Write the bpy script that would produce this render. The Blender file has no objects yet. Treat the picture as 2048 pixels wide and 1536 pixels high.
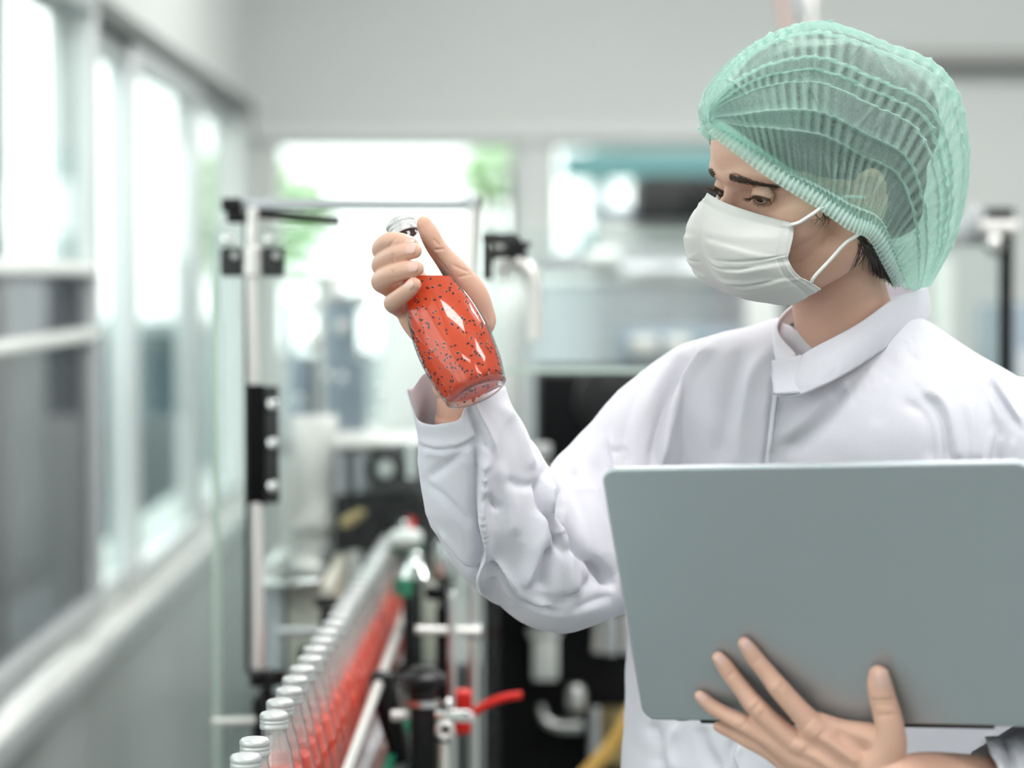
import bpy, bmesh, math, random
import numpy as np
from mathutils import Vector, Matrix

random.seed(7)
rng = np.random.default_rng(7)
SC = bpy.context.scene
COL = SC.collection

# ------------------------------------------------------------------ camera
FPX = 85.0 / 36.0 * 2048.0            # focal length in pixels of the 2048 px wide frame
CAM = np.array([0.0, 0.0, 1.48])
YAW, PITCH = math.radians(0.52), math.radians(2.54)
FW = np.array([math.sin(YAW) * math.cos(PITCH), math.cos(YAW) * math.cos(PITCH), -math.sin(PITCH)])
RT = np.array([math.cos(YAW), -math.sin(YAW), 0.0])
UP = np.cross(RT, FW)
cam_data = bpy.data.cameras.new('camera')
cam = bpy.data.objects.new('camera', cam_data)
COL.objects.link(cam)
cam_data.lens = 85.0
cam_data.sensor_width = 36.0
cam_data.sensor_fit = 'HORIZONTAL'
cam_data.clip_start, cam_data.clip_end = 0.05, 200
cam_data.dof.use_dof = True
cam_data.dof.focus_distance = 2.24
cam_data.dof.aperture_fstop = 2.7
cam.matrix_world = Matrix(((RT[0], UP[0], -FW[0], CAM[0]), (RT[1], UP[1], -FW[1], CAM[1]),
                           (RT[2], UP[2], -FW[2], CAM[2]), (0, 0, 0, 1)))
SC.camera = cam

# ------------------------------------------------------------------ world, exposure
world = bpy.data.worlds.new('overcast_sky')
SC.world = world
world.use_nodes = True
bg = world.node_tree.nodes['Background']
bg.inputs[0].default_value = (0.95, 1.0, 0.985, 1)
bg.inputs[1].default_value = 2.5
SC.view_settings.view_transform = 'Standard'
SC.view_settings.look = 'None'
SC.view_settings.gamma = 1.0
SC.view_settings.use_curve_mapping = False
SC.view_settings.exposure = 0.12
SC.cycles.transparent_max_bounces = 48
SC.cycles.max_bounces = 5
SC.cycles.diffuse_bounces = 3
SC.cycles.caustics_reflective = False
SC.cycles.caustics_refractive = False
SC.cycles.glossy_bounces = 3
SC.cycles.use_adaptive_sampling = True
SC.cycles.adaptive_threshold = 0.12
SC.cycles.adaptive_min_samples = 16
SC.cycles.use_denoising = True
SC.cycles.sample_clamp_indirect = 6.0

def area_light(name, loc, sx, sy, power, color=(1, 1, 1)):
    l = bpy.data.lights.new(name, 'AREA')
    l.shape = 'RECTANGLE'; l.size = sx; l.size_y = sy; l.energy = power; l.color = color
    o = bpy.data.objects.new(name, l); COL.objects.link(o); o.location = loc
    return o
# light given off by the ceiling fittings (their housings are built with the ceiling)
LAMPS = [(0.3, -1.2), (2.2, -1.2), (0.3, 1.2), (2.2, 1.2), (0.3, 3.6), (2.2, 3.6), (0.3, 6.2), (2.2, 6.2)]
LAMP_W = {-1.2: 13, 1.2: 24, 3.6: 34, 6.2: 27}
for lx, ly in LAMPS:
    area_light('ceiling_lamp_light', (lx, ly, 3.17), 1.15, 0.55, LAMP_W[ly], (1.0, 0.985, 0.96))

# ------------------------------------------------------------------ helpers
def P(px, py, d):
    "point of the room seen at pixel (px, py) at depth d metres along the optical axis"
    return CAM + d * (FW + (px - 1024.0) / FPX * RT + (768.0 - py) / FPX * UP)

def proj(v):
    r = np.asarray(v) - CAM
    d = r @ FW
    return np.stack([1024 + FPX * (r @ RT) / d, 768 - FPX * (r @ UP) / d, d], -1)

def catmull(pts, n):
    "smooth resampling of control rows (any number of columns) to n rows"
    p = np.asarray(pts, float)
    m = len(p)
    ext = np.vstack([2 * p[0] - p[1], p, 2 * p[-1] - p[-2]])
    t = np.linspace(0, m - 1, n)
    i = np.minimum(t.astype(int), m - 2)
    u = (t - i)[:, None]
    a, b, c, d = ext[i], ext[i + 1], ext[i + 2], ext[i + 3]
    return 0.5 * ((2 * b) + (-a + c) * u + (2 * a - 5 * b + 4 * c - d) * u ** 2 + (-a + 3 * b - 3 * c + d) * u ** 3)

def unit(v):
    v = np.asarray(v, float)
    return v / (np.linalg.norm(v) + 1e-12)

def frame_of(t, ref):
    t = unit(t)
    e2 = np.asarray(ref, float) - np.dot(ref, t) * t
    if np.linalg.norm(e2) < 1e-6:
        e2 = np.array([1.0, 0, 0]) - t[0] * t
    e2 = unit(e2)
    return np.cross(t, e2), e2

class MB:
    "collects vertices and faces of one mesh"
    def __init__(s):
        s.v, s.f, s.n = [], [], 0
    def add(s, v, f):
        v = np.asarray(v, float).reshape(-1, 3)
        s.v.append(v)
        s.f.extend([tuple(int(i) + s.n for i in q) for q in f])
        s.n += len(v)
        return s
    def grid(s, G, closed_u=False, closed_v=False, flip=False):
        "G[nu, nv, 3]"
        nu, nv = G.shape[:2]
        f = []
        for i in range(nu if closed_u else nu - 1):
            for j in range(nv if closed_v else nv - 1):
                a, b = i * nv + j, i * nv + (j + 1) % nv
                c, d = ((i + 1) % nu) * nv + (j + 1) % nv, ((i + 1) % nu) * nv + j
                f.append((a, d, c, b) if flip else (a, b, c, d))
        return s.add(G.reshape(-1, 3), f)
    def box(s, lo, hi, bev=0.0):
        lo, hi = np.minimum(lo, hi), np.maximum(lo, hi)
        return s.obox((lo + hi) / 2, np.eye(3), (hi - lo) / 2, bev)
    def obox(s, c, axes, half, bev=0.0):
        "box with chamfered edges: centre, 3 axes (rows), half sizes"
        c, A, h = np.asarray(c, float), np.asarray(axes, float), np.asarray(half, float)
        bm = bmesh.new()
        bmesh.ops.create_cube(bm, size=2.0)
        for w in bm.verts:
            w.co = Vector((w.co.x * h[0], w.co.y * h[1], w.co.z * h[2]))
        if bev > 0:
            bev = min(bev, 0.45 * 2 * h.min())
            bmesh.ops.bevel(bm, geom=list(bm.edges) + list(bm.verts), offset=bev, segments=2, profile=0.5, affect='EDGES')
        bm.verts.index_update()
        V = np.array([w.co[:] for w in bm.verts]) @ A + c
        F = [tuple(w.index for w in f.verts) for f in bm.faces]
        bm.free()
        return s.add(V, F)
    def ring(s, rings, cap0=True, cap1=True):
        "rings[n, m, 3] stitched to a tube"
        R = np.asarray(rings, float)
        n, m = R.shape[:2]
        f = []
        for i in range(n - 1):
            for j in range(m):
                k = (j + 1) % m
                f.append((i * m + j, i * m + k, (i + 1) * m + k, (i + 1) * m + j))
        V = R.reshape(-1, 3)
        if cap0:
            V = np.vstack([V, R[0].mean(0)]); c = len(V) - 1
            f += [(c, (j + 1) % m, j) for j in range(m)]
        if cap1:
            V = np.vstack([V, R[-1].mean(0)]); c = len(V) - 1
            f += [(c, (n - 1) * m + j, (n - 1) * m + (j + 1) % m) for j in range(m)]
        return s.add(V, f)
    def rod(s, p0, p1, r, r1=None, n=20):
        p0, p1 = np.asarray(p0, float), np.asarray(p1, float)
        r1 = r if r1 is None else r1
        t = unit(p1 - p0)
        e1, e2 = frame_of(t, [0.3, 0.5, 0.8])
        a = np.linspace(0, 2 * np.pi, n, endpoint=False)
        circ = np.cos(a)[:, None] * e1 + np.sin(a)[:, None] * e2
        ch = min(r, r1) * 0.12
        return s.ring([p0 + circ * (r - ch), p0 + t * ch + circ * r, p1 - t * ch + circ * r1, p1 + circ * (r1 - ch)])
    def tube(s, path, rad, n=12, ref=(0.31, 0.52, 0.8), cap=True, flat=1.0):
        path = np.asarray(path, float)
        rad = np.broadcast_to(np.asarray(rad, float), (len(path),))
        tg = np.gradient(path, axis=0)
        a = np.linspace(0, 2 * np.pi, n, endpoint=False)
        rs = []
        for p, t, r in zip(path, tg, rad):
            e1, e2 = frame_of(t, ref)
            rs.append(p + r * (np.cos(a)[:, None] * e1 + flat * np.sin(a)[:, None] * e2))
        return s.ring(rs, cap, cap)
    def capsule(s, rows, n=16, ref=None, per=6, flat=1.0):
        "rounded tapering limb: rows (x, y, z, radius)"
        rows = catmull(rows, per * (len(rows) - 1) + 1) if len(rows) > 2 else np.asarray(rows, float)
        p, r = rows[:, :3], rows[:, 3]
        t0, t1 = unit(p[0] - p[1]), unit(p[-1] - p[-2])
        k = np.array([0.97, 0.8, 0.5, 0.15])
        d = np.sqrt(1 - k ** 2)
        path = np.vstack([p[0] + t0 * r[0] * np.sqrt(1 - q * q) for q in k[::-1]] + [p] + [p[-1] + t1 * r[-1] * np.sqrt(1 - q * q) for q in k])
        rad = np.concatenate([r[0] * k[::-1], r, r[-1] * k])
        tg = np.gradient(path, axis=0)
        ref = FW if ref is None else ref
        a = np.linspace(0, 2 * np.pi, n, endpoint=False)
        rs = []
        for q, t, rr in zip(path, tg, rad):
            e1, e2 = frame_of(t, ref)
            rs.append(q + rr * (np.cos(a)[:, None] * e1 + flat * np.sin(a)[:, None] * e2))
        return s.ring(rs)
    def ellipsoid(s, c, axes, radii, nu=16, nv=24):
        th = np.linspace(0.02, np.pi - 0.02, nu)
        ph = np.linspace(0, 2 * np.pi, nv, endpoint=False)
        L = np.stack([np.sin(th)[:, None] * np.cos(ph), np.sin(th)[:, None] * np.sin(ph), np.cos(th)[:, None] * np.ones(nv)], -1)
        G = (L * np.asarray(radii)) @ np.asarray(axes, float) + np.asarray(c, float)
        return s.ring(G[::-1])
    def lathe(s, prof, o, ax, n=40, cap0=True, cap1=True):
        "prof rows (distance along axis, radius)"
        o, ax = np.asarray(o, float), unit(ax)
        e1, e2 = frame_of(ax, [0.3, 0.5, 0.8] if abs(ax[2]) < 0.9 else [1, 0, 0])
        a = np.linspace(0, 2 * np.pi, n, endpoint=False)
        circ = np.cos(a)[:, None] * e1 + np.sin(a)[:, None] * e2
        return s.ring([o + ax * h + circ * r for h, r in prof], cap0, cap1)
    def arrays(s):
        return np.vstack(s.v), s.f
    def build(s, name, mat, parent=None, smooth=True, **k):
        V, F = s.arrays()
        return build(name, V, F, mat, parent, smooth, **k)

def build(name, V, F, mat, parent=None, smooth=True, solid=0.0, subd=0, sharp=None):
    V = np.asarray(V, float)
    if parent is not None:
        V = V - np.array(ORIGIN[parent.name])
    me = bpy.data.meshes.new(name)
    me.from_pydata(V.tolist(), [], [list(f) for f in F])
    me.update()
    if smooth:
        me.polygons.foreach_set('use_smooth', [True] * len(me.polygons))
        if sharp is not None:
            me.set_sharp_from_angle(angle=math.radians(sharp))
    me.materials.append(mat)
    o = bpy.data.objects.new(name, me)
    COL.objects.link(o)
    ORIGIN[o.name] = (0, 0, 0)
    if parent is not None:
        o.parent = parent
        ORIGIN[o.name] = ORIGIN[parent.name]
    if solid:
        m = o.modifiers.new('thickness', 'SOLIDIFY'); m.thickness = solid; m.offset = -1
    if subd:
        m = o.modifiers.new('subdivision', 'SUBSURF'); m.levels = subd; m.render_levels = subd
    return o
ORIGIN = {}

def tag(o, label, cat=None, group=None, kind=None):
    o['label'] = label
    if cat: o['category'] = cat
    if group: o['group'] = group
    if kind: o['kind'] = kind
    return o

def thing(name, loc, label, cat, group=None):
    o = bpy.data.objects.new(name, None)
    COL.objects.link(o)
    o.empty_display_size = 0.05
    o.location = loc
    ORIGIN[o.name] = tuple(loc)
    return tag(o, label, cat, group)

def struct(name, mb, mat, smooth=False, parent=None, **k):
    o = mb.build(name, mat, parent, smooth, **k)
    if parent is None:
        o['kind'] = 'structure'
    return o

def copy_tree(o, parent=None):
    c = o.copy(); COL.objects.link(c); c.parent = parent
    for ch in list(o.children):
        copy_tree(ch, c)
    return c

def pbox(px0, py0, px1, py1, d, thick):
    "box (world axes) whose front face spans a pixel rectangle at depth d: lo, hi"
    c = [P(x, y, d) for x in (px0, px1) for y in (py0, py1)]
    lo, hi = np.min(c, 0), np.max(c, 0)
    y = np.mean([q[1] for q in c])
    return np.array([lo[0], y, lo[2]]), np.array([hi[0], y + thick, hi[2]])

# ------------------------------------------------------------------ materials
def mat(name, col, rough=0.5, metal=0.0, noise=0.0, nscale=20.0, bump=0.0, bscale=200.0, spec=0.5, sss=0.0,
        sss_rad=(0.02, 0.008, 0.004), coat=0.0, emit=0.0, stretch=None, trans=0.0, ior=1.45):
    m = bpy.data.materials.new(name); m.use_nodes = True
    nt = m.node_tree; b = nt.nodes['Principled BSDF']
    b.inputs['Base Color'].default_value = (*col, 1)
    b.inputs['Roughness'].default_value = rough
    b.inputs['Metallic'].default_value = metal
    b.inputs['Specular IOR Level'].default_value = spec
    b.inputs['IOR'].default_value = ior
    if coat: b.inputs['Coat Weight'].default_value = coat
    if trans: b.inputs['Transmission Weight'].default_value = trans
    if emit:
        b.inputs['Emission Color'].default_value = (*col, 1); b.inputs['Emission Strength'].default_value = emit
    if sss:
        b.inputs['Subsurface Weight'].default_value = sss
        b.inputs['Subsurface Radius'].default_value = sss_rad
        b.inputs['Subsurface Scale'].default_value = 1.0
    tc = nt.nodes.new('ShaderNodeTexCoord')
    src = tc.outputs['Object']
    if stretch:
        mp = nt.nodes.new('ShaderNodeMapping'); mp.inputs['Scale'].default_value = stretch
        nt.links.new(src, mp.inputs['Vector']); src = mp.outputs['Vector']
    if noise:
        n = nt.nodes.new('ShaderNodeTexNoise'); n.inputs['Scale'].default_value = nscale; n.inputs['Detail'].default_value = 4
        nt.links.new(src, n.inputs['Vector'])
        mx = nt.nodes.new('ShaderNodeMix'); mx.data_type = 'RGBA'
        mx.inputs['A'].default_value = (*[max(0, c * (1 - noise)) for c in col], 1)
        mx.inputs['B'].default_value = (*[min(1, c * (1 + noise)) for c in col], 1)
        nt.links.new(n.outputs['Fac'], mx.inputs['Factor'])
        nt.links.new(mx.outputs['Result'], b.inputs['Base Color'])
    if bump:
        n2 = nt.nodes.new('ShaderNodeTexNoise'); n2.inputs['Scale'].default_value = bscale; n2.inputs['Detail'].default_value = 3
        nt.links.new(src, n2.inputs['Vector'])
        bp = nt.nodes.new('ShaderNodeBump'); bp.inputs['Strength'].default_value = bump; bp.inputs['Distance'].default_value = 0.002
        nt.links.new(n2.outputs['Fac'], bp.inputs['Height']); nt.links.new(bp.outputs['Normal'], b.inputs['Normal'])
    return m

def glass_mat(name, tint=(1, 1, 1), refl=1.0, ior=1.45, haze=0.0, haze_col=(0.8, 0.85, 0.86), edge=None):
    "thin clear sheet: see-through, mirrors by Fresnel, optional faint haze"
    m = bpy.data.materials.new(name); m.use_nodes = True
    nt = m.node_tree; nt.nodes.clear()
    out = nt.nodes.new('ShaderNodeOutputMaterial')
    tr = nt.nodes.new('ShaderNodeBsdfTransparent'); tr.inputs[0].default_value = (*tint, 1)
    gl = nt.nodes.new('ShaderNodeBsdfGlossy'); gl.inputs['Roughness'].default_value = 0.02
    fc = nt.nodes.new('ShaderNodeLayerWeight'); fc.inputs['Blend'].default_value = 0.5
    p5 = nt.nodes.new('ShaderNodeMath'); p5.operation = 'POWER'; p5.inputs[1].default_value = 5.0
    nt.links.new(fc.outputs['Facing'], p5.inputs[0])
    mm = nt.nodes.new('ShaderNodeMath'); mm.operation = 'MULTIPLY_ADD'
    mm.inputs[1].default_value = 0.96 * refl; mm.inputs[2].default_value = 0.04 * refl
    nt.links.new(p5.outputs[0], mm.inputs[0])
    base = tr
    if edge is not None:
        lw = nt.nodes.new('ShaderNodeLayerWeight'); lw.inputs['Blend'].default_value = 0.35
        pw = nt.nodes.new('ShaderNodeMath'); pw.operation = 'POWER'; pw.inputs[1].default_value = 2.5
        nt.links.new(lw.outputs['Facing'], pw.inputs[0])
        t2 = nt.nodes.new('ShaderNodeBsdfTransparent'); t2.inputs[0].default_value = (*edge, 1)
        mx0 = nt.nodes.new('ShaderNodeMixShader')
        nt.links.new(pw.outputs[0], mx0.inputs[0]); nt.links.new(tr.outputs[0], mx0.inputs[1]); nt.links.new(t2.outputs[0], mx0.inputs[2])
        base = mx0
    if haze:
        df = nt.nodes.new('ShaderNodeBsdfDiffuse'); df.inputs[0].default_value = (*haze_col, 1)
        mx1 = nt.nodes.new('ShaderNodeMixShader'); mx1.inputs[0].default_value = haze
        nt.links.new(base.outputs[0], mx1.inputs[1]); nt.links.new(df.outputs[0], mx1.inputs[2])
        base = mx1
    mx = nt.nodes.new('ShaderNodeMixShader')
    nt.links.new(mm.outputs[0], mx.inputs[0]); nt.links.new(base.outputs[0], mx.inputs[1]); nt.links.new(gl.outputs[0], mx.inputs[2])
    nt.links.new(mx.outputs[0], out.inputs[0])
    return m

def cloth_mat(name, col, transl=0.0, bump=0.25, rough=0.8):
    m = mat(name, col, rough=rough, spec=0.2, bump=bump, bscale=900)
    if transl:
        nt = m.node_tree; b = nt.nodes['Principled BSDF']; out = nt.nodes['Material Output']
        t = nt.nodes.new('ShaderNodeBsdfTranslucent'); t.inputs[0].default_value = (*col, 1)
        mx = nt.nodes.new('ShaderNodeMixShader'); mx.inputs[0].default_value = transl
        nt.links.new(b.outputs[0], mx.inputs[1]); nt.links.new(t.outputs[0], mx.inputs[2]); nt.links.new(mx.outputs[0], out.inputs[0])
    return m

M = dict(
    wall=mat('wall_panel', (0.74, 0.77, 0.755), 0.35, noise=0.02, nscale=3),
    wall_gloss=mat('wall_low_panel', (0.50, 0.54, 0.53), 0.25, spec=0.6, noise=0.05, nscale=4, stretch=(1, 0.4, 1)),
    ceiling=mat('ceiling_white', (0.85, 0.86, 0.85), 0.7),
    floor=mat('floor_epoxy', (0.22, 0.25, 0.24), 0.3, noise=0.06, nscale=5),
    alu=mat('window_aluminium', (0.66, 0.70, 0.70), 0.32, metal=0.35, noise=0.03),
    alu_dark=mat('dark_track', (0.16, 0.17, 0.165), 0.5),
    sill=mat('sill_white', (0.80, 0.80, 0.77), 0.25, spec=0.7),
    glass=glass_mat('window_glass', (0.95, 0.98, 0.97), 0.4),
    glass_dim=glass_mat('screened_glass', (0.42, 0.43, 0.45), 0.7, haze=0.25, haze_col=(0.22, 0.23, 0.25)),
    steel=mat('brushed_steel', (0.62, 0.62, 0.61), 0.28, metal=1.0, noise=0.04, nscale=40),
    steel_pale=mat('pale_steel', (0.80, 0.78, 0.75), 0.35, metal=0.6),
    steel_grey=mat('satin_steel', (0.52, 0.54, 0.56), 0.42, metal=0.7, noise=0.04, nscale=6),
    steel_blue=mat('bluish_steel', (0.30, 0.36, 0.42), 0.4, metal=0.5),
    chrome=mat('chrome', (0.85, 0.85, 0.84), 0.12, metal=1.0),
    black=mat('black_plastic', (0.010, 0.010, 0.011), 0.35, spec=0.3),
    black_matt=mat('black_matt', (0.005, 0.005, 0.006), 0.6, spec=0.12),
    dark=mat('dark_grey', (0.045, 0.048, 0.048), 0.45, spec=0.3),
    acrylic=glass_mat('clear_acrylic', (0.96, 0.985, 0.98), 0.3, haze=0.008, haze_col=(0.82, 0.88, 0.88)),
    acrylic_edge=mat('acrylic_edge', (0.62, 0.76, 0.68), 0.3, spec=0.5),
    red=mat('red_plastic', (0.66, 0.02, 0.015), 0.35, spec=0.3),
    green=mat('green_plastic', (0.01, 0.22, 0.12), 0.35),
    brass=mat('brass', (0.45, 0.36, 0.18), 0.35, metal=0.8),
    tan=mat('amber_hose', (0.62, 0.38, 0.10), 0.4),
    cream=mat('cream_plate', (0.55, 0.54, 0.46), 0.5),
    white=mat('white_plastic', (0.82, 0.84, 0.82), 0.35),
    pink=mat('pink_hose', (0.62, 0.40, 0.38), 0.4),
    conduit=mat('grey_conduit', (0.42, 0.41, 0.40), 0.45),
    leaf=mat('leaf_green', (0.22, 0.50, 0.10), 0.6, noise=0.3),
    bark=mat('bark', (0.12, 0.09, 0.06), 0.9),
    teal=mat('teal_drum', (0.02, 0.06, 0.075), 0.4),
    teal_light=mat('teal_pale', (0.12, 0.26, 0.27), 0.4),
    ground=mat('concrete_yard', (0.17, 0.19, 0.19), 0.9, noise=0.08),
    building=mat('far_shed', (0.55, 0.62, 0.60), 0.7),
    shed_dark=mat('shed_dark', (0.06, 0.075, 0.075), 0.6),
    lamp=mat('lamp_diffuser', (1, 1, 1), 0.5, emit=3.0),
)

# ================================================================== the room
XW, YB = -0.86, 8.6                    # window plane of the left wall, back wall
ZL, ZT = 0.725, 2.045                  # ledge and window head
def ywall(px): return -XW * FPX / (980.0 - px)

m = MB().box([-0.95, -2.5, -0.05], [4.2, YB + 0.1, 0.0]); struct('floor', m, M['floor'])
m = MB().box([-0.95, -2.6, 3.22], [4.2, YB + 0.1, 3.3]); struct('ceiling', m, M['ceiling'])
m = MB().box([4.1, -2.5, 0], [4.2, YB, 3.22]); struct('wall_right', m, M['wall'])
m = MB().box([-0.95, -2.6, 0], [4.2, -2.5, 3.22]); struct('wall_rear', m, M['wall'])
# left wall: panel below the ledge, panel above the windows, solid stretch beside the camera
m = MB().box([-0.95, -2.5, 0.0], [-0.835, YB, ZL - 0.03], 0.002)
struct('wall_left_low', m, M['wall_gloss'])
m = MB().box([-0.95, -2.5, ZT + 0.03], [-0.84, YB, 3.22]); struct('wall_left', m, M['wall'])
# sill with rounded nose
m = MB().box([-0.97, -2.5, ZL - 0.03], [-0.80, YB, ZL], 0.006)
o = struct('trim_1', m, M['sill'], True, sharp=40)
m = MB().box([-0.815, -2.5, ZL - 0.055], [-0.795, YB, ZL - 0.004], 0.004)
m.build('sill_nosing', M['alu'], o, True, sharp=40)
# window head track
m = MB().box([-0.93, -2.5, ZT - 0.01], [-0.825, YB - 0.1, ZT + 0.035], 0.004)
struct('trim_2', m, M['alu_dark'])

def window(name, y0, y1, z0, z1, x, gl, fr=0.028, rails=(), dep=0.045):
    "sash in the left wall: frame bars and panes"
    root = bpy.data.objects.new(name, None); COL.objects.link(root); root['kind'] = 'structure'
    root.location = (x, y0, z0); ORIGIN[root.name] = (x, y0, z0)
    for a, b, c, d in ((y0, y0 + fr, z0, z1), (y1 - fr, y1, z0, z1), (y0 + fr, y1 - fr, z0, z0 + fr * 1.2), (y0 + fr, y1 - fr, z1 - fr, z1)):
        MB().box([x - dep / 2, a, c], [x + dep / 2, b, d], 0.004).build('sash_bar', M['alu'], root, True, sharp=40)
    zs = [z0 + fr] + [r for r in rails] + [z1 - fr]
    for r, h in rails:
        MB().box([x - dep / 2 + 0.002, y0 + fr, r - h / 2], [x + dep / 2 + 0.004, y1 - fr, r + h / 2], 0.004).build('glazing_rail', M['sill'], root, True, sharp=40)
    cuts = [z0 + fr] + [r for r, h in rails] + [z1 - fr]
    for i in range(len(cuts) - 1):
        MB().box([x - 0.003, y0 + fr * 0.8, cuts[i]], [x + 0.003, y1 - fr * 0.8, cuts[i + 1]]).build('pane', gl[i] if isinstance(gl, list) else gl, root, False)
    return root

yA, yB_, yC, yD = ywall(158), ywall(259), ywall(388), ywall(472)
window('window_1', 2.2, yA, ZL + 0.04, ZT + 0.02, -0.835, [M['glass_dim'], M['glass_dim'], M['glass']], 0.045, ((1.362, 0.026), (1.497, 0.028)))
window('window_2', yA - 0.05, yB_ + 0.05, ZL + 0.002, ZT - 0.012, -0.885, M['glass'], 0.05)
window('window_3', yB_ - 0.03, yC + 0.05, ZL + 0.002, ZT - 0.012, -0.86, M['glass'], 0.05)
window('window_4', yC - 0.04, yD + 0.05, ZL + 0.002, ZT - 0.012, -0.885, M['glass'], 0.05)
for k in range(3):
    window('window_%d' % (7 + k), -2.5 + 1.56 * k, -0.94 + 1.56 * k, ZL + 0.002, ZT - 0.012, -0.86, M['glass'], 0.05)
m = MB().box([-0.93, yD, ZL], [-0.84, YB, ZT]); struct('wall_left_end', m, M['wall'])
# curtain strip hanging outside behind the nearest sash
G = []
for i in range(40):
    yy = 4.18 + (4.62 - 4.18) * i / 39
    G.append([[-0.93 - 0.012 * math.sin(i * 1.3), yy, z] for z in np.linspace(ZL + 0.02, ZT + 0.2, 8)])
cur = build('blind_strip', *MB().grid(np.array(G)).arrays(), mat('grey_blind', (0.36, 0.38, 0.39), 0.8), solid=0.002)
tag(cur, 'grey hanging vinyl strip behind the nearest side window', 'blind')

# back wall around two windows
xw0, xw1, xw2, xw3 = -0.775, 0.10, 0.205, 1.25
zb0, zb1 = 0.95, 1.957
m = MB()
m.box([-0.95, YB, 0], [4.2, YB + 0.1, zb0]); m.box([-0.95, YB, zb1], [4.2, YB + 0.1, 3.22])
m.box([-0.95, YB, zb0], [xw0, YB + 0.1, zb1]); m.box([xw1, YB, zb0], [xw2, YB + 0.1, zb1]); m.box([xw3, YB, zb0], [4.2, YB + 0.1, zb1])
struct('wall_back', m, M['wall'])
m = MB().box([-0.83, YB - 0.05, zb1 + 0.005], [1.6, YB, zb1 + 0.05], 0.005); struct('trim_3', m, M['ceiling'])
for k, (a, b, nm) in enumerate(((xw0, xw1, 'window_5'), (xw2, xw3, 'window_6'))):
    root = bpy.data.objects.new(nm, None); COL.objects.link(root); root['kind'] = 'structure'
    root.location = (a, YB, zb0); ORIGIN[root.name] = (a, YB, zb0)
    fr = 0.03
    for q in ((a, a + fr, zb0, zb1), (b - fr, b, zb0, zb1), (a + fr, b - fr, zb0, zb0 + fr), (a + fr, b - fr, zb1 - fr * .6, zb1)):
        MB().box([q[0], YB + 0.0, q[2]], [q[1], YB + 0.06, q[3]], 0.004).build('sash_bar', M['sill'], root, False)
    MB().box([a + fr * .8, YB + 0.03, zb0 + fr * .8], [b - fr * .8, YB + 0.035, zb1 - fr * .5]).build('pane', M['glass'], root, False)
m = MB().box([xw1 + 0.03, YB - 0.04, zb0], [xw1 + 0.075, YB, zb1], 0.005); struct('trim_4', m, M['ceiling'])

# ceiling lamps
for k, (lx, ly) in enumerate(LAMPS):
    t = thing('ceiling_lamp', (lx, ly, 3.18), 'white flat ceiling lamp, number %s from the camera end, %s row' % (('one', 'two', 'three', 'four')[k // 2], ('window side', 'far side')[k % 2]), 'lamp', 'ceiling lamps')
    MB().box([lx - .61, ly - .31, 3.19], [lx + .61, ly + .31, 3.22], .004).build('housing', M['white'], t, False)
    MB().box([lx - .58, ly - .28, 3.182], [lx + .58, ly + .28, 3.19]).build('diffuser', M['lamp'], t, False)

# conduit and hoses on the right of the back wall
a, b = P(1600, 106, 8.3), P(2600, 106, 8.3)
t = thing('wall_conduit', (a[0], YB - 0.05, a[2] - .03), 'grey square conduit running level high on the back wall', 'conduit')
MB().box([a[0], YB - .10, a[2] - .027], [b[0], YB, a[2] + .022], .008).build('channel', M['conduit'], t, True, sharp=40)
MB().box([a[0], YB - .11, a[2] - .036], [b[0], YB - .0, a[2] - .026], .002).build('conduit_shadow', M['dark'], t, False)  # dark strip painted in as the shadow under the conduit
for k in range(3):
    xx = a[0] + 0.3 + .6 * k
    MB().box([xx, YB - .115, a[2] - .04], [xx + .03, YB, a[2] + .03], .003).build('bracket', M['conduit'], t, False)
pts = catmull([P(1556, -120, 5.2), P(1560, -20, 5.2), P(1570, 40, 5.2), P(1582, 110, 5.2), P(1600, 240, 5.2), P(1604, 420, 5.2)], 30)
tag(MB().tube(pts, 0.010).build('air_hose', M['pink']), 'dusty pink hose hanging above the green hair cap', 'hose')
t = thing('service_pole', P(1612, 700, 5.3), 'pale steel service pole rising behind the hair cap', 'pole')
MB().rod(P(1622, 900, 5.3), P(1622, -500, 5.3), 0.0125).build('tube', M['steel_pale'], t)
MB().rod(P(1606, 900, 5.32), P(1604, -500, 5.32), 0.006).build('cable', M['steel_grey'], t)
for py in (20, 300, 600):
    MB().obox(P(1616, py, 5.3), np.eye(3), [.022, .016, .008], .003).build('clip', M['steel_grey'], t)

# outside: yard, tree, drums, shed
m = MB().box([-30, -10, -0.35], [30, 60, -0.3]); o = struct('ground_yard', m, M['ground'])
def tree(loc, h, r, label):
    t = thing('garden_tree', loc, label, 'tree', 'trees in the yard')
    x, y, z = loc
    MB().tube(catmull([[x, y, z], [x + .05, y, z + h * .4], [x - .05, y, z + h * .75]], 12), np.linspace(.12, .06, 12)).build('trunk', M['bark'], t)
    n = 1400
    d = rng.normal(size=(n, 3)); d /= np.linalg.norm(d, axis=1)[:, None]
    c = np.array([x, y, z + h * .75]) + d * r * rng.uniform(.35, 1, n)[:, None] ** .6 * np.array([1, 1, .8])
    V, F = [], []
    for i, q in enumerate(c):
        a, b = frame_of(rng.normal(size=3), rng.normal(size=3)); s = r * rng.uniform(.05, .09)
        V += [q - a * s, q + b * s * .5, q + a * s, q - b * s * .5]; F.append((4 * i, 4 * i + 1, 4 * i + 2, 4 * i + 3))
    o = build('foliage', V, F, M['leaf'], t); o['kind'] = 'stuff'
tree((-2.0, 20, -.3), 3.0, .75, 'leafy green tree outside at the left of the back window')
tree((.02, 22, -.3), 3.6, .36, 'leafy green tree outside at the right of the back window')
dx, dy = -1.76, 11.0
t = thing('yard_drum', (dx, dy, -.3), 'dark teal drum standing outside the second side window', 'drum')
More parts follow.
